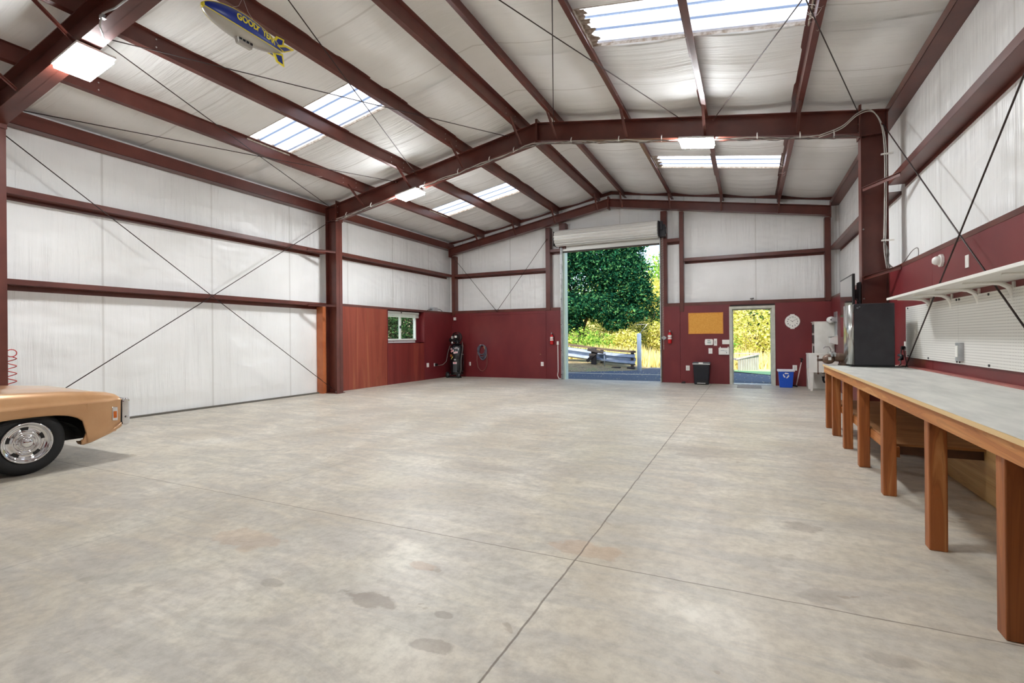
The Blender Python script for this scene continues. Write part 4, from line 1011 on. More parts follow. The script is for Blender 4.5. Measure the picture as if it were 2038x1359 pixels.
b = MB(); b.tube([(-9.06, 14.2, 1.06), (-9.09, 14.1, .8), (-9.08, 14.0, .55), (-9.15, 13.9, .44), (-9.24, 13.75, .42)], .01, 8); b.build('power_cord', M_dcable, t)
def sticker(a0, a1, z0, z1, m, tilt=0, name='sticker', r=.2372):
    b = MB(); rows = []
    for j in range(2):
        rows.append([(c0[0]+r*math.cos(a0+(a1-a0)*i/8), c0[1]+r*math.sin(a0+(a1-a0)*i/8), (z0 if j == 0 else z1)+tilt*i/8) for i in range(9)])
    b.grid(rows, True); return b.build(name, m, t, fix=False)
D = math.radians
Sp, Sr, Sy, So, Sg = mat('pink_white', lin(232,206,206), .4), mat('sticker_red', lin(190,60,70), .4), mat('sticker_yellow', lin(232,226,120), .4), mat('sticker_orange', lin(204,120,50), .4), mat('sticker_grey', lin(170,170,168), .4)
# angles: -90 deg faces the camera side (-Y)
for a0, a1, z0, z1, tl, m in ((-125, -98, .93, .99, 0, Sp), (-112, -84, .84, .90, .04, Sp), (-86, -52, .80, .86, .02, Sp), (-78, -50, .97, .99, .01, Sp), (-118, -90, .86, .885, .03, Sr), (-80, -57, .82, .835, .02, Sr), (-122, -102, .95, .965, 0, Sr), (-112, -92, .60, .63, .09, Sy), (-82, -66, .58, .63, 0, Sg), (-92, -60, .46, .53, 0, Sp), (-86, -68, .485, .51, 0, Sr)):
    sticker(D(a0), D(a1), z0, z1, m, tl, r=.2372 if m in (Sp, Sy, Sg) else .2384)
b = MB()
for k in range(20):
    a = 2*PI*k/20; b2 = 2*PI*(k+1)/20
    for rr0, rr1 in ((.035, .045), (.0, .02)):
        q = []
        for aa, rr in ((a, rr0), (a, rr1), (b2, rr1), (b2, rr0)):
            th = D(-113)+rr*math.cos(aa)*1.25/.237; q.append((c0[0]+.238*math.cos(th), c0[1]+.238*math.sin(th), .735+rr*math.sin(aa)))
        b.add(q, [(0, 1, 2, 3)])
b.build('round_sticker', So, t, fix=False)
sticker(D(-92), D(-58), .18, .45, mat('tank_grey_panel', lin(62,66,68), .4), 0, 'side_panel')

# ---------------------------------------------------------------- trash can, mat, recycling bin, door stop
t = thing('trash_can', (-1.165, 14.50, 0), 'black step trash can below the corkboard', 'trash can')
def taper(x0, x1, y0, y1, z0, z1, k, b=None):
    b = b or MB(); return b.add([(x0+k, y0+k, z0), (x1-k, y0+k, z0), (x1-k, y1-k, z0), (x0+k, y1-k, z0), (x0, y0, z1), (x1, y0, z1), (x1, y1, z1), (x0, y1, z1)], [(0,3,2,1),(4,5,6,7),(0,1,5,4),(1,2,6,5),(2,3,7,6),(3,0,4,7)])
M_can = noisy('dark_can_plastic', lin(14,16,24), lin(20,22,32), 6, .4)
taper(-1.375, -.955, 14.32, 14.66, .0, .55, .03).build('can_body', M_can, t, bevel=.02)
taper(-1.385, -.945, 14.31, 14.67, .555, .60, -.0).build('lid', mat('grey_lid', lin(70,76,80), .4), t, bevel=.015)
b = MB(); b.box(-1.388, -.942, 14.305, 14.32, .545, .565); b.box(-1.23, -1.12, 14.30, 14.32, .555, .60); b.build('lid_trim', M_lframe, t, bevel=.003)
b = MB(); b.box(-1.27, -1.06, 14.27, 14.36, .03, .05); b.build('pedal', mat('steel_pedal', lin(190,190,186), .4, .4), t, bevel=.005)
b = MB(); b.prism([(-1.30, .02), (-1.03, .02), (-1.05, .10), (-1.12, .13), (-1.21, .13), (-1.28, .10)], 'y', 14.335, 14.345); b.build('pedal_recess', M_black, t)
t = thing('doormat', (0, 14.0, 0), 'small grey doormat in front of the walk-through door', 'doormat')
MB().box(-.28, .28, 13.74, 14.42, 0, .012).build('mat_body', noisy('grey_mat', lin(150,144,138), lin(164,158,150), 30, .9, bump=.2), t, bevel=.003)
t = thing('door_stop', (-1.67, 14.62, 0), 'tiny black wedge on the floor left of the trash can', 'door stop')
b = MB().prism([(-1.72, 0), (-1.60, 0), (-1.62, .05), (-1.69, .04)], 'y', 14.58, 14.66).build('wedge', M_black, t, bevel=.004)
t = thing('recycling_bin', (.83, 14.30, 0), 'blue recycling bin with a white rim and arrow symbol right of the door', 'recycling bin')
M_blue = mat('blue_bin_plastic', lin(22,80,190), .35)
bx0, bx1, by0, by1 = .65, 1.02, 14.15, 14.45
taper(bx0+.015, bx1-.015, by0+.01, by1-.01, 0, .42, .03).build('bin_body', M_blue, t, bevel=.012)
b = MB(); b.box(bx0-.005, bx1+.005, by0-.008, by0+.012, .405, .45).box(bx0-.005, bx1+.005, by1-.012, by1+.008, .405, .45).box(bx0-.005, bx0+.012, by0+.012, by1-.012, .405, .45).box(bx1-.012, bx1+.005, by0+.012, by1-.012, .405, .45)
b.box(bx0, bx1, by0, by1, .425, .44); b.build('bag_rim', mat('white_bag_rim', lin(222,222,230), .5), t, bevel=.004)
# three chasing arrows
b = MB(); cxr, czr, yr = .835, .31, by0+.012
for k in range(3):
    a = PI/2+2*PI*k/3; 
    def rp(u, v): return (cxr+u*math.cos(a)-v*math.sin(a), yr-.003+.0, czr+u*math.sin(a)+v*math.cos(a))
    for q in ([(.035, -.035), (.062, -.030), (.062, .012), (.038, .012)], [(.074, .008), (.028, .008), (.046, .040)], [(.030, -.062), (.050, -.052), (.062, -.030), (.036, -.034)]):
        z_ = [rp(*p) for p in q]; b.add(z_, [tuple(range(len(z_)))])
b.build('recycling_symbol', M_white, t, fix=False, solid=.002)
# ---------------------------------------------------------------- tan classic car, nose pointing along +Y
M_car = mat('tan_metallic_car_paint', lin(196,150,108), .28, .25, .5, .6); _n = N(M_car)
_n.color(_n.ramp(_n.noise(_n.pos(), 2.5, 5), [(.35, lin(190,142,98)), (.65, lin(204,158,114))]))
M_under = mat('black_underbody', lin(12,12,12), .8)
CX, CY = -7.335, 2.365
car = thing('car', (CX, CY, 0), 'tan classic car with a chrome rally wheel, nose at the left edge of the photo', 'car')
WB = 3.02
def W(y, z):
    """half width of the flank at height z"""
    if z < .645: w_ = .975 + .022*((z-.2)/.445)
    elif z < .66: w_ = 1.004
    else: w_ = .985 - .115*((z-.66)/.16)**1.2
    if y > .55: w_ -= .05*((y-.55)/.3)**2
    if y < -3.9: w_ -= .06*((-3.9-y)/.6)**2
    return w_
def ztop(y):
    P = [(-4.5,.60),(-4.42,.72),(-4.1,.78),(-3,.83),(-1.2,.84),(-.2,.815),(.3,.79),(.56,.765),(.70,.742),(.775,.715),(.79,.695),(.80,.67)]
    for (a, p), (c, q) in zip(P, P[1:]):
        if a <= y <= c: return p+(q-p)*(y-a)/(c-a)
    return P[0][1] if y < P[0][0] else P[-1][1]
def arch(d, k): return .31+k*(max(0, 1-(abs(d)/.47)**3))**(1/3)
def zlow(y):
    if abs(y) <= .47: return arch(y, .252)
    if abs(y+WB) <= .45: return arch((y+WB)*1.04, .19)
    if y > .47:
        P = [(.47,.222),(.56,.245),(.70,.30),(.80,.352),(.86,.37)]
        for (a, p), (c, q) in zip(P, P[1:]):
            if a <= y <= c: return p+(q-p)*(y-a)/(c-a)
        return .37
    if y < -WB-.45: return .24+.10*max(0, (-3.6-y)/.9)
    return .20
def P3(x, y, z): return (CX+x, CY+y, z)
stY = [-4.5,-4.46,-4.4,-4.2,-3.9,-3.6,-WB-.4505] + [-WB-.45+.9*i/16 for i in range(17)] + [-WB+.4505,-2.3,-2,-1.6,-1.2,-.8,-.4705] + [-.47+.94*i/24 for i in range(25)] + [.4705,.50,.55,.60,.65,.70,.74,.765,.78,.79,.798]
rows = []
for y in stY:
    zl, zt = zlow(y), ztop(y); r = []
    zc = min(.652, zt-.03)
    side = [zl+(zc-zl)*q for q in (0, .03, .25, .5, .75, .96, 1)] + [zc+(zt-.02-zc)*q for q in (.12, .4, .7, 1)]
    right = []
    for i, z in enumerate(side):
        w_ = W(y, z)
        if i == 0: w_ -= .02
        right.append((w_, z))
    wt = W(y, zt)-.035
    right += [(wt, zt-.004), (wt-.05, zt), (wt-.12, zt-.006), (wt-.18, zt-.018)]
    hz = zt-.012+.03*(1 if y < .5 else max(0, 1-(y-.5)/.4))
    top = [(.55, hz-.006), (.30, hz+.002), (.12, hz+.008), (0, hz+.012)]
    half = right+top
    full = half + [(-x, z) for x, z in half[:-1][::-1]]
    rows.append([P3(x, y, z) for x, z in full])
body = MB().grid(rows, True, flip=True).build('body_shell', M_car, car, fix=True)
body.modifiers.new('solid', 'SOLIDIFY').thickness = .012; body.modifiers['solid'].offset = -1
# lower front valance lip that curls under
b = MB()
for s in (1, -1):
    rr = []
    for y, z0 in ((.425,.222),(.45,.215),(.52,.228),(.60,.258),(.70,.295),(.80,.348)):
        rr.append([P3(s*(.965), y, z0+.05), P3(s*.972, y, z0+.01), P3(s*.955, y, z0-.006), P3(s*.90, y, z0-.004), P3(s*.86, y, z0+.02)])
    b.grid(rr, True)
for i in range(4): pass
rr = []
for k in range(9):
    x = -.9+1.8*k/8; rr.append([P3(x, .80-.02*abs(x), .34), P3(x, .78, .30), P3(x, .72, .285)])
b.grid(rr, True); b.build('front_valance', M_car, car, fix=True, solid=.01)
for s in (1, -1):
    xa, xb = sorted((s*.952, s*.972))
    MB().prism([(CY+p, q) for p, q in ((.472,.36), (.462,.32), (.448,.285), (.425,.235), (.435,.219), (.472,.226))], 'x', CX+xa, CX+xb).build('fender_tip', M_car, car, bevel=.004)
# wheel wells and underside
b = MB()
b.box(CX-.80, CX+.80, CY-4.3, CY+.74, .26, .50)
for yy_ in (0, -WB):
    for s in (1, -1):
        rr = []
        for i in range(15):
            a = PI*i/14; r_ = .44; rr.append([P3(s*.955, yy_+r_*math.cos(a), .30+.235*math.sin(a)), P3(s*.55, yy_+r_*math.cos(a), .30+.235*math.sin(a))])
        b.grid(rr, False)
b.build('underbody', M_under, car, fix=True)
# wheels
def wheel(x, y, s):
    c = (CX+x, CY+y, .315)
    tyre = MB().lathe([(.195, -s*.012), (.20, -s*.20), (.27, -s*.215), (.300, -s*.20), (.315, -s*.165), (.3165, -s*.05), (.300, -s*.012), (.262, s*.004), (.215, -s*.0), (.195, -s*.012)], (CX+x, CY+y, .3165), 'x', 56, cap=False)
    c = (CX+x, CY+y, .3165)
    tw = tyre.build('wheel', M_rubber, car, fix=True)
    pr = [(.200, .002), (.196, .010), (.186, .008), (.178, -.004), (.172, -.022), (.166, -.030), (.158, -.028), (.150, -.045), (.140, -.050), (.122, -.044), (.108, -.030), (.100, -.026), (.094, -.030), (.088, -.040), (.078, -.040), (.070, -.028), (.062, -.024), (.056, -.030), (.050, -.032), (.046, -.018), (.044, .004), (.036, .010), (.0, .012)]
    MB().lathe([(r, s*h) for r, h in pr], c, 'x', 56, cap=False).build('chrome_rim', M_chrome, tw, fix=True)
    for k in range(5):
        a0 = 2*PI*k/5+.35; q = []
        for i in range(7):
            a = a0-.21+.42*i/6; q.append([(c[0]-s*.0415, c[1]+r*math.cos(a), c[2]+r*math.sin(a)) for r in (.122, .150)])
        MB().grid(q, False).build('rim_slot', M_black, tw, fix=False, solid=.002)
        MB().lathe([(.008, -s*.03), (.008, s*.0), (.0, s*.004)], (c[0]-s*.022, c[1]+.068*math.cos(a0+.4), c[2]+.068*math.sin(a0+.4)), 'x', 6).build('lug_nut', M_chrome, tw)
for y in (0, -WB):
    for s in (1, -1): wheel(s*.945, y, s)
# bumper: chrome loop wrapping the nose
def roundrect(y0, y1, z0, z1, r=.03, n=4):
    pts = []
    for (cy_, cz2, a0) in ((y1-r, z1-r, 0), (y0+r, z1-r, PI/2), (y0+r, z0+r, PI), (y1-r, z0+r, 3*PI/2)):
        for i in range(n+1): a = a0+PI/2*i/n; pts.append((cy_+r*math.cos(a), cz2+r*math.sin(a)))
    return pts
b = MB()
for s in (1, -1):
    xa, xb = sorted((s*.80, s*.955)); b.prism([(CY+p, q) for p, q in roundrect(.812, .895, .355, .665, .04, 6)], 'x', CX+xa, CX+xb, True)
b.prism([(CY+p, q) for p, q in roundrect(.80, .885, .352, .43, .03)], 'x', CX-.9, CX+.9, True)
b.prism([(CY+p, q) for p, q in roundrect(.81, .875, .62, .667, .02)], 'x', CX-.9, CX+.9, True)
bump = b.build('front_bumper', M_chrome, car, fix=True, bevel=.018)
q = MB()
for s in (1, -1): q.lathe([(.0, .012), (.012, .008), (.012, 0)], (CX+s*.962, CY+.855, .45), 'x', 12)
q.build_each('bumper_bolt', M_chrome, bump)
MB().box(CX-.95, CX+.95, CY+.79, CY+.812, .36, .66).build('bumper_gap', M_black, car, bevel=.006)
MB().box(CX-.78, CX+.78, CY+.80, CY+.83, .43, .62).build('grille', mat('dark_grille', lin(30,30,32), .4, .5), car)
b = MB()
for s in (1, -1):
    for x in (.66, .46): b.lathe([(.0, .03), (.05, .025), (.075, .01), (.08, 0)], (CX+s*x, CY+.83, .53), 'y', 24)
b.build_each('headlamp', mat('headlamp_glass', lin(220,222,224), .1, .3), car, fix=True)
# side marker
for s in (1, -1):
    xm = W(.73, .49)
    xa, xb = sorted((s*(xm-.015), s*(xm+.012)))
    mk = MB().prism([(CY+.705, .43), (CY+.755, .425), (CY+.755, .575), (CY+.705, .58)], 'x', CX+xa, CX+xb).build('side_marker', M_chrome, car, bevel=.003)
    xa, xb = sorted((s*(xm+.01), s*(xm+.016))); MB().box(CX+xa, CX+xb, CY+.714, CY+.746, .455, .53).build('amber_lens', mat('amber_lens', lin(208,104,34), .2), mk, bevel=.002)
# hood ridges and shut lines
b = MB()
rr = []
for i in range(9):
    y = -1.15+1.85*i/8; z = ztop(y)+.012*(1 if y < .3 else max(0, 1-(y-.3)/.4)); rr.append([P3(x, y, z-.02+.035*math.cos(x/.34*PI/2)**.6*(1 if i < 8 else .0)) for x in (-.33, -.25, -.12, 0, .12, .25, .33)])
b.grid(rr, True); b.build('hood_bulge', M_car, car, fix=False, solid=.004)
# cabin (behind the frame of the photo)
rr = []
for y, z, w_ in ((-1.15, .84, .80), (-1.75, 1.22, .66), (-2.0, 1.30, .62), (-2.9, 1.31, .62), (-3.2, 1.24, .62), (-3.75, .83, .74)):
    rr.append([P3(W(y, .78)-.08, y, .80)] + [P3(w_, y, z-.03), P3(w_-.06, y, z), P3(0, y, z+.015), P3(-w_+.06, y, z), P3(-w_, y, z-.03), P3(-W(y, .78)+.08, y, .80)])
MB().grid(rr, True).build('cabin_glass', mat('dark_car_glass', lin(24,28,28), .08, 0, .8), car, fix=True)
rr = [[P3(x, y, z) for x in (-.60, -.5, 0, .5, .60)] for y, z in ((-1.72, 1.215), (-2.0, 1.318), (-2.9, 1.328), (-3.22, 1.245))]
MB().grid(rr, True).build('roof_panel', M_car, car, fix=True, solid=.02)
MB().prism([(CY+p, q) for p, q in roundrect(-4.62, -4.48, .38, .56, .03)], 'x', CX-.93, CX+.93, True).build('rear_bumper', M_chrome, car, fix=True)
MB().box(CX-.93, CX+.93, CY-4.5, CY-4.49, .3, .68).build('tail_panel', M_car, car)
MB().box(CX-.92, CX+.92, CY+.795, CY+.80, .60, .68).build('nose_panel', M_car, car, bevel=.003)

# ---------------------------------------------------------------- toy blimp
BL, BR = .97, .135
bc = Vector((-4.955, 3.20, 4.70))
M_blue, M_silv, M_yel = mat('blimp_blue', lin(28,52,140), .35), mat('blimp_silver', lin(176,172,164), .3, .5), mat('blimp_yellow', lin(244,226,60), .4)
bl = thing('toy_blimp', (bc.x, bc.y+.48, bc.z), 'inflatable blue and silver toy blimp with yellow lettering hanging from the roof', 'toy blimp')
def hr(s): return BR*(max(0, math.sin(PI*min(1, s)**.85)))**.62
TW = D(0)
def hp(s, th, dr=0): r = hr(s)+dr; return (bc.x+r*math.cos(th), bc.y+BL*s, bc.z+r*math.sin(th))
def hull(th0, th1, m, name, dr=0, n=20, s0=0.0, s1=1.0):
    rr = []
    for i in range(41):
        s_ = s0+(s1-s0)*i/40; rr.append([hp(s_, th0+(th1-th0)*j/n, dr if .01 < s_ < .99 else 0) for j in range(n+1)])
    return MB().grid(rr, True).build(name, m, bl, fix=True)
HB0, HB1 = D(-33), D(56)
hull(HB0, HB1, M_blue, 'blue_band', 0); hull(HB1, D(124), M_silv, 'silver_top'); hull(D(124), D(213), M_blue, 'blue_band'); hull(D(213), D(327), M_silv, 'silver_belly')
b = MB()
for th in (HB0, HB1, D(124), D(213)): b.tube([hp(.004+.992*i/40, th, .001) for i in range(41)], .0045, 6)
b.lathe([(.0, -.006), (.022, .004), (.030, .02)], (bc.x, bc.y, bc.z), 'y', 16); b.build('yellow_piping', M_yel, bl)
vs_, fs_ = text_pts('GOOD   YEAR', .098, .001, .003)
# subdivide not needed: letters are small against the hull
import bmesh
_bm = bmesh.new(); _vv = [_bm.verts.new(p) for p in vs_]
for f in fs_:
    try: _bm.faces.new([_vv[i] for i in f])
    except ValueError: pass
for ax_, lo_, hi_ in ((1, -.06, .06), (0, -.5, .5)):
    k_ = lo_
    while k_ < hi_:
        bmesh.ops.bisect_plane(_bm, geom=_bm.verts[:]+_bm.edges[:]+_bm.faces[:], plane_co=(k_, 0, 0) if ax_ == 0 else (0, k_, 0), plane_no=(1, 0, 0) if ax_ == 0 else (0, 1, 0)); k_ += .012
_bm.verts.index_update(); vs_ = [tuple(v.co) for v in _bm.verts]; fs_ = [tuple(v.index for v in f.verts) for f in _bm.faces]; _bm.free()
us = [p[0] for p in vs_]; um = (max(us)+min(us))/2; ul = max(us)-min(us)
LS = .52*BL/ul
def lay(u, v, dr): s_ = .565+(u-um)*LS/BL; return hp(s_, D(6)+v*1.0/max(.06, hr(s_)), dr)
vs2 = [lay(p[0], p[1], .0035 if p[2] > 0 else .0015) for p in vs_]
b = MB(); b.add(vs2, fs_)
# winged shoe between the words
cu = um+.0
for q in ([(-.035, .030), (.040, .034), (.022, .016), (.004, .010), (-.004, -.008), (-.022, -.012), (-.010, .010)], [(-.024, -.010), (-.004, -.012), (-.012, -.040)]):
    pts = [lay(cu+u*.95, v, .003) for u, v in q]; b.add(pts, [tuple(range(len(pts)))])
b.build('lettering', M_yel, bl, fix=False)
g_ = MB(); gy = bc.y+.47*BL; gz = bc.z-hr(.47)
g_.add([(bc.x-.032, gy-.09, gz+.03), (bc.x+.032, gy-.09, gz+.03), (bc.x+.032, gy+.11, gz+.03), (bc.x-.032, gy+.11, gz+.03), (bc.x-.024, gy-.07, gz-.055), (bc.x+.024, gy-.07, gz-.055), (bc.x+.024, gy+.095, gz-.055), (bc.x-.024, gy+.095, gz-.055)],
       [(0, 1, 2, 3), (7, 6, 5, 4), (0, 4, 5, 1), (1, 5, 6, 2), (2, 6, 7, 3), (3, 7, 4, 0)])
go = g_.build('gondola', M_silv, bl, bevel=.006)
b = MB()
for k in range(4): b.obox((bc.x+.0325, gy-.05+k*.043, gz-.002), (.004, .028, .026))
b.build_each('gondola_window', mat('gondola_glass', lin(40,44,50), .15), go)
for k, ang in enumerate((D(-90), D(0), D(90), D(180))):
    u = Vector((math.cos(ang), 0, math.sin(ang))); nrm = Vector((-math.sin(ang), 0, math.cos(ang)))
    def fin(pts, th, nm, m, par=None):
        v = []
        for sg in (-1, 1):
            for y, r in pts: v.append(tuple(Vector((bc.x, bc.y+BL*y, bc.z)) + u*r + nrm*(sg*th)))
        n = len(pts); f = [tuple(range(n)), tuple(range(2*n-1, n-1, -1))]+[(i, n+i, n+(i+1) % n, (i+1) % n) for i in range(n)]
        return MB().add(v, f).build(nm, m, par or bl)
    f_ = fin([(.855, .06), (.91, .15), (1.02, .16), (1.0, .02)], .006, 'tail_fin', M_yel)
    fin([(.895, .07), (.93, .132), (.998, .14), (.98, .05)], .0075, 'fin_panel', M_blue, f_)
b = MB(); kn = Vector((bc.x, bc.y+.46, bc.z+.34))
b.tube([hp(.30, D(90)), tuple(kn-Vector((0, .05, .12))), tuple(kn)], .0015, 4); b.tube([hp(.66, D(90)), tuple(kn+Vector((0, .06, -.12))), tuple(kn)], .0015, 4); b.tube([tuple(kn), (bc.x, bc.y+.46, roofz(bc.x)-.02)], .0015, 4)
b.build('hanging_string', M_cable, bl)

# cobwebs at the sunlit purlins
M_web = mat('dusty_cobweb', lin(232,226,220), .9)
for (x, y, lab, sd_) in ((.70, 6.3, 'dusty cobwebs on the purlin at the right end of the big skylight', 1), (-8.08, 7.3, 'dusty cobwebs on the purlin below the left skylight', 2), (.69, 12.2, 'dusty cobwebs at the right end of the far right skylight', 3)):
    rg = random.Random(sd_); b = MB(); up = 1 if x < RX else -1
    for k in range(26):
        a = Vector((x-up*(.07+rg.uniform(0, .01)), y+rg.uniform(-.45, .45), RT(x)+rg.uniform(0, .17))); c = a+Vector((rg.uniform(-.16, .10), rg.uniform(-.2, .2), rg.uniform(-.08, .05)))
        m_ = (a+c)/2-Vector((0, 0, rg.uniform(.01, .06))); b.tube([a, m_, c], rg.uniform(.001, .0028), 4)
    tag(b.build('cobweb', M_web), lab, 'cobweb', kind='stuff')
# ---------------------------------------------------------------- outside
M_asph = noisy('blue_grey_asphalt', lin(58,64,76), lin(78,84,96), 18, .8, stretch=(1, 1, 1))
def make_ground():
    m = mat('leafy_dirt', lin(120,104,76), .95); n = N(m); p = n.pos()
    a = n.noise(p, 2.2, 6, .7); c = n.noise(p, 26, 6, .8)
    col = n.ramp(a, [(.35, lin(92,84,58)), (.5, lin(128,112,80)), (.65, lin(104,112,64))])
    col = n.mix(n.ramp(c, [(.52, 0), (.62, .7)]), col, lin(196,176,136)); n.color(col); n.bump(c, .5, .03); return m
M_dirt = make_ground()
M_grassland = noisy('dry_grass_hill', lin(172,166,84), lin(206,192,112), 1.5, .95, bump=.3)
def gz(x, y):
    """height of the terrain outside"""
    base = -.03
    if y > 19.0 and x < -3.7:
        base += .16*min(2.2, (y-19.0))*min(1, (-3.7-x)/2.2)
    if y > 30: base += .15*(y-30)
    if x > 2.6: base += .0
    return base
b = MB(); rr = []
ysg = [YW+.05, 16, 18, 19, 19.5, 20, 20.5, 21, 21.5, 22, 23, 25, 27, 30, 32, 35, 38, 42, 47, 53, 60, 70, 82]
xsg = [-60, -45, -34, -26, -20, -16, -13, -11, -9.5, -8, -7, -6, -5, -4.4, -3.7, -3, -2, -1, 0, 1, 2, 4, 7, 12, 18, 26, 36, 50]
for y in ysg: rr.append([(x, y, gz(x, y)-.03 if y < 19.2 else gz(x, y)) for x in xsg])
o = struct(b.grid(rr, True).build('outdoor_ground', M_dirt))
# flat land around the building sides
struct(MB().box(-60, WL_X-.05, -30, YW+.05, -.14, -.08).build('outdoor_ground', M_dirt)); struct(MB().box(WR_X+.05, 50, -30, YW+.05, -.14, -.08).build('outdoor_ground', M_dirt))
# asphalt apron and drive
prof = [(-9.6, YW+.05), (12, YW+.05), (12, 18.4), (3, 18.4), (.7, 18.6), (-.6, 19.9), (-2.2, 24.5), (-4.2, 26.5), (-4.6, 23), (-4.2, 19.6), (-6.0, 18.2), (-9.6, 17.6)]
struct(MB().prism(prof, 'z', -.05, -.012).build('driveway', M_asph))
b = MB(); b.box(-7.8, -1.6, 17.6, 17.75, -.012, -.006); tag(b.build('drive_joint', noisy('pale_leaf_litter', lin(188,176,150), lin(212,200,172), 20, .9)), 'pale strip of dry leaf litter across the asphalt outside the roll-up door', 'leaf litter', kind='stuff')
rg = random.Random(9)
b = MB()
for k in range(700):
    x = rg.uniform(-8, 1.2); y = YW+.2+rg.random()**.8*4.2; s_ = rg.uniform(.012, .035); a = rg.uniform(0, PI)
    c_, d_ = math.cos(a)*s_, math.sin(a)*s_; z = max(-.01, gz(x, y))+.006 if y < 19 else gz(x, y)+.012
    b.add([(x-c_, y-d_, z), (x+d_*.5, y-c_*.5, z+.006), (x+c_, y+d_, z+.002), (x-d_*.5, y+c_*.5, z)], [(0, 1, 2, 3)])
tag(b.build('fallen_leaves', mat('dry_leaf', lin(206,190,150), .9), fix=False), 'dry leaves scattered over the asphalt and dirt outside', 'leaves', kind='stuff')
# lawn strip seen through the small door
tag(MB().add([(.62, 18.7, 0), (4, 18.45, 0), (7, 19.8, 0), (-.2, 22.2, 0), (-.6, 20.2, 0)], [(0, 1, 2, 3, 4)]).build('lawn', noisy('green_lawn', lin(126,170,104), lin(160,196,130), 20, .95), fix=False), 'green lawn strip beyond the asphalt outside the small door', 'lawn', kind='stuff')

# leaf clouds
def leafmat(name, cols, tr=.35):
    m = bpy.data.materials.new(name); m.use_nodes = True; n = N(m); n.n.clear()
    out = n.new('ShaderNodeOutputMaterial'); ge = n.new('ShaderNodeNewGeometry')
    c = n.ramp(ge.outputs['Random Per Island'], [(i/(len(cols)-1) if len(cols) > 1 else 0, q) for i, q in enumerate(cols)])
    d = n.new('ShaderNodeBsdfDiffuse'); t = n.new('ShaderNodeBsdfTranslucent'); mx = n.new('ShaderNodeMixShader'); mx.inputs[0].default_value = tr
    n.link(c, d.inputs[0]); n.link(c, t.inputs[0]); n.link(d.outputs[0], mx.inputs[1]); n.link(t.outputs[0], mx.inputs[2]); n.link(mx.outputs[0], out.inputs[0]); return m
L_oak = leafmat('oak_leaves', [lin(8,30,24), lin(18,58,42), lin(34,84,56), lin(84,128,76)], .2)
L_dark = leafmat('dark_leaves', [lin(22,46,30), lin(44,82,52), lin(88,124,72)], .3)
L_yel = leafmat('yellow_green_leaves', [lin(150,158,60), lin(196,196,92), lin(226,214,120), lin(238,226,160)], .4)
L_lime = leafmat('lime_leaves', [lin(86,140,56), lin(140,178,74), lin(190,206,104)], .4)
L_straw = leafmat('straw_blades', [lin(206,190,120), lin(226,212,140), lin(236,222,166)], .4)
M_bark = noisy('dark_bark', lin(64,50,40), lin(92,76,62), 8, .9, bump=.4)
def leaves(blobs, n, size, seed, droop=0):
    rg = random.Random(seed); b = MB(); tot = sum(q[3]*q[4]*q[5] for q in blobs)**1
    ws = [(q[3]*q[4]*q[5])**.67 for q in blobs]; sw = sum(ws)
    for q, wq in zip(blobs, ws):
        k = int(n*wq/sw)
        for _ in range(k):
            while True:
                u = Vector((rg.uniform(-1, 1), rg.uniform(-1, 1), rg.uniform(-1, 1)))
                if .2 < u.length < 1: break
            u = u.normalized()*(u.length**.45)*rg.uniform(.72, 1.14)
            p = Vector((q[0]+u.x*q[3], q[1]+u.y*q[4], q[2]+u.z*q[5]))
            s_ = size*rg.uniform(.6, 1.4); a = Vector((rg.gauss(0, 1), rg.gauss(0, 1), rg.gauss(0, .7))).normalized(); c = a.cross(Vector((rg.gauss(0, 1), rg.gauss(0, 1), rg.gauss(0, 1)))).normalized()
            b.add([p-a*s_, p-c*s_*.45, p+a*s_, p+c*s_*.45], [(0, 1, 2, 3)])
    return b
# the big oak
t = thing('oak_tree', (-8.5, 27, .3), 'large dark green oak tree filling the roll-up doorway', 'tree')
blobs = [(-8.6, 27, 4.6, 2.4, 2.2, 2.2), (-6.9, 26.5, 5.6, 1.9, 2.0, 1.8), (-5.9, 26.5, 4.4, 1.35, 1.6, 1.5), (-10.2, 26, 6.2, 2.6, 2.4, 2.2), (-8.9, 25.4, 2.9, 1.6, 1.4, .7), (-7.0, 25.8, 2.9, 1.3, 1.3, .8), (-7.6, 27, 7.6, 2.4, 2.2, 1.8), (-5.3, 26.4, 3.6, .85, 1, .8), (-6.3, 27.5, 6.6, 1.4, 1.4, 1.2), (-9.2, 25.4, 2.0, 1.3, 1.0, .55), (-5.6, 26, 2.5, .9, .9, .5), (-6.3, 25.8, 2.0, .7, .8, .4)]
leaves(blobs, 68000, .085, 1).build('foliage', L_oak, t, fix=False)
b = MB(); b.tube([(-8.6, 27.2, .2), (-8.5, 27.1, 1.4), (-8.7, 27, 2.6), (-8.9, 26.9, 4.4)], [.30, .24, .2, .1], 12)
for k, (x, y, z) in enumerate(((-7.2, 26.4, 3.2), (-10.3, 26.2, 3.6), (-7.8, 26, 5), (-9.8, 27.6, 5.4), (-6.4, 26.2, 2.9))):
    b.tube([(-8.6, 27.1, 1.5+.25*k), ((-8.6+x)/2, (27.1+y)/2, (1.5+z)/2+.5), (x, y, z)], [.12, .08, .02], 8)
b.build('trunk', M_bark, t)
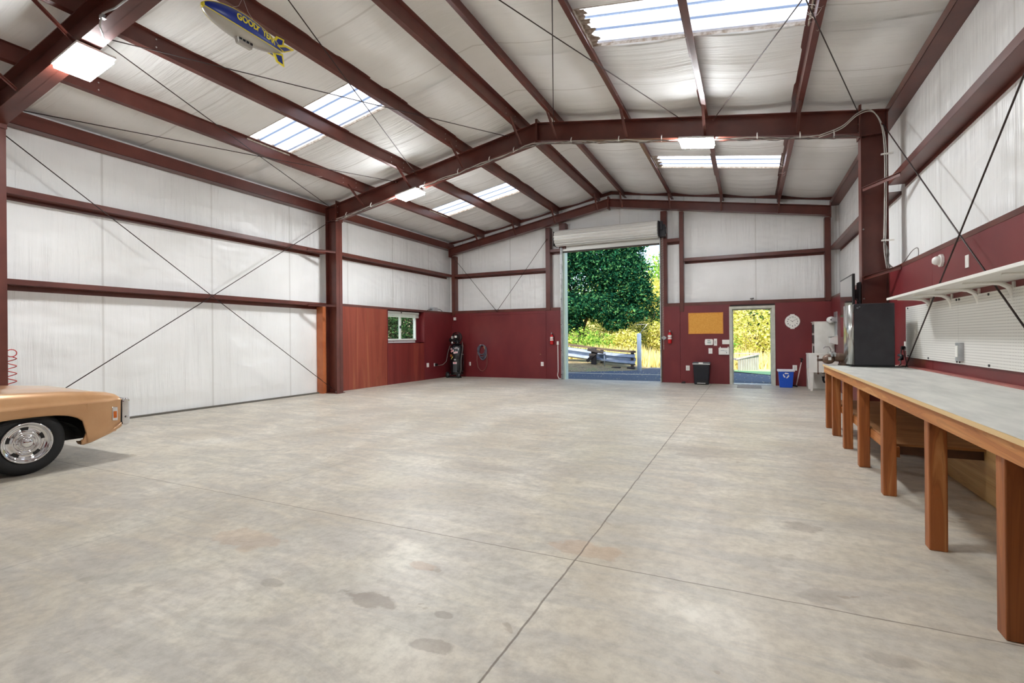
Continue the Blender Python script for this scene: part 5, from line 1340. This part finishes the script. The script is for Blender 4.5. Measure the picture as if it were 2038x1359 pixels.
# shrubs on the bank and up the hill
def shrub(x, y, rx, h, m, n, size, label, seed, name='shrub', grp='shrubs on the hillside'):
    z0 = gz(x, y); t = thing(name, (x, y, z0), label, 'shrub', grp); rg = random.Random(seed); bl_ = []
    for k in range(5): bl_.append((x+rg.uniform(-.5, .5)*rx, y+rg.uniform(-.4, .4)*rx, z0+h*rg.uniform(.35, .7), rx*rg.uniform(.45, .7), rx*.6, h*rg.uniform(.28, .42)))
    leaves(bl_, n, size, seed).build('foliage', m, t, fix=False)
    b = MB()
    for k in range(5): b.tube([(x+rg.uniform(-.1, .1), y, z0-.05), (x+rg.uniform(-.3, .3)*rx, y+rg.uniform(-.2, .2), z0+h*.4), (bl_[k][0], bl_[k][1], bl_[k][2])], [.05, .035, .012], 6)
    b.build('stem', M_bark, t); return t
S = [(-11.5, 24.5, 1.6, 1.9, L_yel, 2600, .07, 'yellow shrub at the left edge of the doorway behind the guardrail'),
     (-9.2, 24.0, 1.3, 1.5, L_yel, 2400, .065, 'pale yellow shrub behind the left half of the guardrail'),
     (-7.4, 24.6, 1.3, 1.4, L_lime, 2200, .065, 'lime green shrub behind the middle of the guardrail'),
     (-6.0, 25.0, 1.2, 1.35, L_yel, 2200, .065, 'sunlit yellow shrub under the oak branches'),
     (-4.6, 28.0, 1.5, 2.2, L_yel, 2800, .08, 'bright yellow-green shrub right of the white bollard'),
     (-5.2, 31.0, 1.7, 3.6, L_dark, 2800, .09, 'dark green shrub behind the white bollard'),
     (-8.5, 34, 3.2, 3.8, L_yel, 4200, .12, 'large pale yellow shrub up the hill behind the oak'),
     (-12.5, 35, 3.2, 4.2, L_lime, 4000, .12, 'lime shrub up the hill left of the oak trunk'),
     (-5.4, 37, 3.0, 5.0, L_yel, 4600, .12, 'tall yellow shrub on the hill at the right edge of the doorway'),
     (-9.5, 44, 4.5, 4.8, L_yel, 4600, .16, 'pale hillside tree high behind the oak'),
     (-8.0, 52, 4.5, 6.2, L_lime, 4200, .2, 'hazy green tree on the ridge beside the patch of sky'),
     (-2.0, 27, 1.4, 2.8, L_lime, 3000, .08, 'green bush left of centre through the small door'),
     (.9, 28, 1.8, 3.0, L_yel, 3800, .08, 'yellow bush behind the grey fence through the small door'),
     (.6, 32, 1.6, 5.4, L_dark, 3800, .09, 'dark green tree in the upper half of the small doorway'),
     (-1.6, 33, 2.2, 5.0, L_yel, 4200, .1, 'tall yellow bush at the upper left of the small doorway'),
     (2.6, 34, 2.4, 4.6, L_yel, 4000, .1, 'tall yellow bush at the right of the small doorway'),
     (.4, 39, 3.6, 7.0, L_yel, 4600, .13, 'straw-coloured thicket up the hill behind the small door'),
     (-1.5, 24.6, .8, 1.3, L_lime, 1500, .06, 'small lime bush just beyond the lawn'),
     (1.9, 25.0, 1.1, 1.3, L_yel, 2000, .06, 'low yellow bush at the lawn edge'),
     (-13.2, 13.6, 1.6, 3.2, L_dark, 3600, .07, 'dark bush right outside the left window'),
     (-13.6, 16.2, 1.8, 4.0, L_dark, 3600, .08, 'taller dark bush outside the right sash of the left window'),
     (-12.6, 14.6, .8, 1.35, L_yel, 1400, .06, 'yellow plant low outside the left window'),
     (-17.5, 17, 2.8, 5.5, L_dark, 3600, .12, 'dark tree farther outside the left window'),
     (-15.5, 20, 2.6, 5.5, L_dark, 3600, .1, 'dark tree beyond the bushes at the left window'),
     (4.5, 13.2, 1.4, 2.6, L_yel, 2000, .09, 'yellow bush outside the right wall window')]
for i, q in enumerate(S): shrub(*q[:8], seed=20+i)
# dry grass on the hillside and bank
b = MB(); rg = random.Random(31)
for k in range(16000):
    y = 21.8+rg.random()**1.6*26; x = rg.uniform(-.62, .10)*y; z = gz(x, y); h = rg.uniform(.25, .7)*(1+.02*(y-21)); wv = .02+.0012*y; a = rg.uniform(0, PI)
    dx, dy = wv*math.cos(a), wv*math.sin(a); b.add([(x-dx, y-dy, z-.02), (x+dx, y+dy, z-.02), (x+rg.uniform(-.15, .15), y+rg.uniform(-.1, .1), z+h)], [(0, 1, 2)])
tag(b.build('dry_grass', L_straw, fix=False), 'tall dry straw-coloured grass on the hillside outside', 'dry grass', kind='stuff')

# guardrail with timber rail on top
M_wrail = noisy('weathered_rail_timber', lin(70,58,46), lin(100,84,66), 6, .8, stretch=(.5, 1, 3))
M_w = noisy('galvanised_w_beam', lin(150,162,184), lin(176,186,204), 5, .4, .35)
pts = [(-11.2, 20.2, 1.52), (-9.6, 20.6, 1.34), (-8.2, 20.7, 1.16), (-7.0, 20.7, .98), (-5.9, 20.65, .84), (-4.9, 20.5, .74), (-4.15, 20.35, .70)]
t = thing('guardrail', (-7, 20.6, .2), 'curved steel guardrail with dark timber top rail outside the roll-up door', 'guardrail')
prof = [(.04, .0), (-.08, -.05), (-.08, -.13), (.06, -.17), (.06, -.27), (-.08, -.31), (-.08, -.39), (.04, -.46)]
rr = []
for i in range(31):
    f = i/30*(len(pts)-1); k = min(int(f), len(pts)-2); u = f-k; p = Vector(pts[k]).lerp(Vector(pts[k+1]), u)
    rr.append([(p.x, p.y+dy*1.2, p.z-.10+dz*.98) for dy, dz in prof])
MB().grid(rr, False).build('w_beam', M_w, t, fix=True, solid=.006)
b = MB()
for p, q in zip(pts, pts[1:]): b.beam(Vector(p)+Vector((0, .0, .0)), Vector(q)+Vector((0, 0, 0)), .12, .09)
b.build('timber_rail', M_wrail, t)
for (x, y, z) in ((-9.6, 20.75, 1.3), (-7.55, 20.8, 1.05), (-5.65, 20.8, .8), (-4.3, 20.5, .68)):
    MB().box(x-.06, x+.06, y-.06, y+.06, gz(x, y)-.1, z).build('post', M_wrail, t)
MB().tube([(-7.62, 20.5, .35), (-7.6, 20.48, .75), (-7.56, 20.5, 1.08)], .012, 6).build('thin_stake', M_galv, t)
t = thing('rail_bracket', (-5.75, 20.2, .1), 'dark weathered post and clamp in front of the guardrail', 'post')
b = MB(); b.box(-5.98, -5.78, 20.28, 20.42, gz(-5.9, 20.3)-.05, .86); b.beam((-6.15, 20.25, .30), (-5.70, 20.3, .72), .10, .12); b.beam((-6.1, 20.2, .80), (-5.40, 20.3, .66), .16, .12); b.box(-6.05, -5.9, 20.22, 20.36, .42, .62)
b.build('timber', mat('dark_timber', lin(38,32,30), .8), t, bevel=.01)
b = MB(); b.tube([(-5.38, 20.2, gz(-5.4, 20.2)-.05), (-5.40, 20.2, .70)], .022, 8); b.lathe([(.0, -.02), (.05, -.02), (.05, .03), (0, .03)], (-5.38, 20.15, .62), 'y', 10); b.build('steel_pin', M_galv, t)
tag(MB().box(-5.05, -4.7, 20.0, 20.2, -.04, .10).box(-4.45, -4.15, 20.1, 20.3, -.04, .09).build('stone_block', mat('dark_block', lin(44,38,36), .9), bevel=.02), 'dark low blocks on the dirt beneath the guardrail end', 'block')
# white bollard with rod
t = thing('bollard', (-3.80, 19.35, 0), 'pale white bollard post outside the roll-up door', 'bollard')
MB().lathe([(.0, -.05), (.082, -.05), (.082, 1.40), (.07, 1.435), (0, 1.45)], (-3.80, 19.35, 0), 'z', 20).build('post', noisy('pale_painted_bollard', lin(206,216,228), lin(222,230,238), 5, .5), t)
MB().tube([(-3.78, 19.35, 1.43), (-3.50, 19.4, 1.78)], .01, 6).tube([(-3.50, 19.4, 1.78), (-3.9, 19.4, 1.78)], .005, 5).build('marker_rod', M_cable, t)
# fence seen through the small door
t = thing('wooden_fence', (-.1, 21.4, 0), 'low weathered white board fence with a grey rail outside the small door', 'fence')
M_fw = noisy('weathered_fence_board', lin(128,124,116), lin(150,146,138), 5, .8, stretch=(6, 6, .6))
b = MB(); a = Vector((-.38, 20.6)); c = Vector((.34, 21.2))
for k in range(9):
    u = (k+.5)/9; p = a.lerp(c, u); b.obox((p.x, p.y, .24+.08*u), (.085, .02, .5+.16*u), Matrix.Rotation(math.atan2(c.y-a.y, c.x-a.x), 3, 'Z'))
b.build('board', M_fw, t)
b = MB(); b.beam((-.75, 21.1, .46), (-.40, 20.6, .42), .05, .07); b.beam((-.45, 20.55, .43), (.36, 21.15, .62), .06, .06); b.beam((-.5, 21.4, .62), (.36, 21.2, .64), .05, .04); b.beam((-.22, 20.68, 0), (-.22, 20.68, .48), .03, .03); b.beam((.12, 20.95, 0), (.12, 20.95, .55), .03, .03)
b.build('rail', noisy('grey_rail', lin(140,132,128), lin(160,152,146), 6, .8), t)
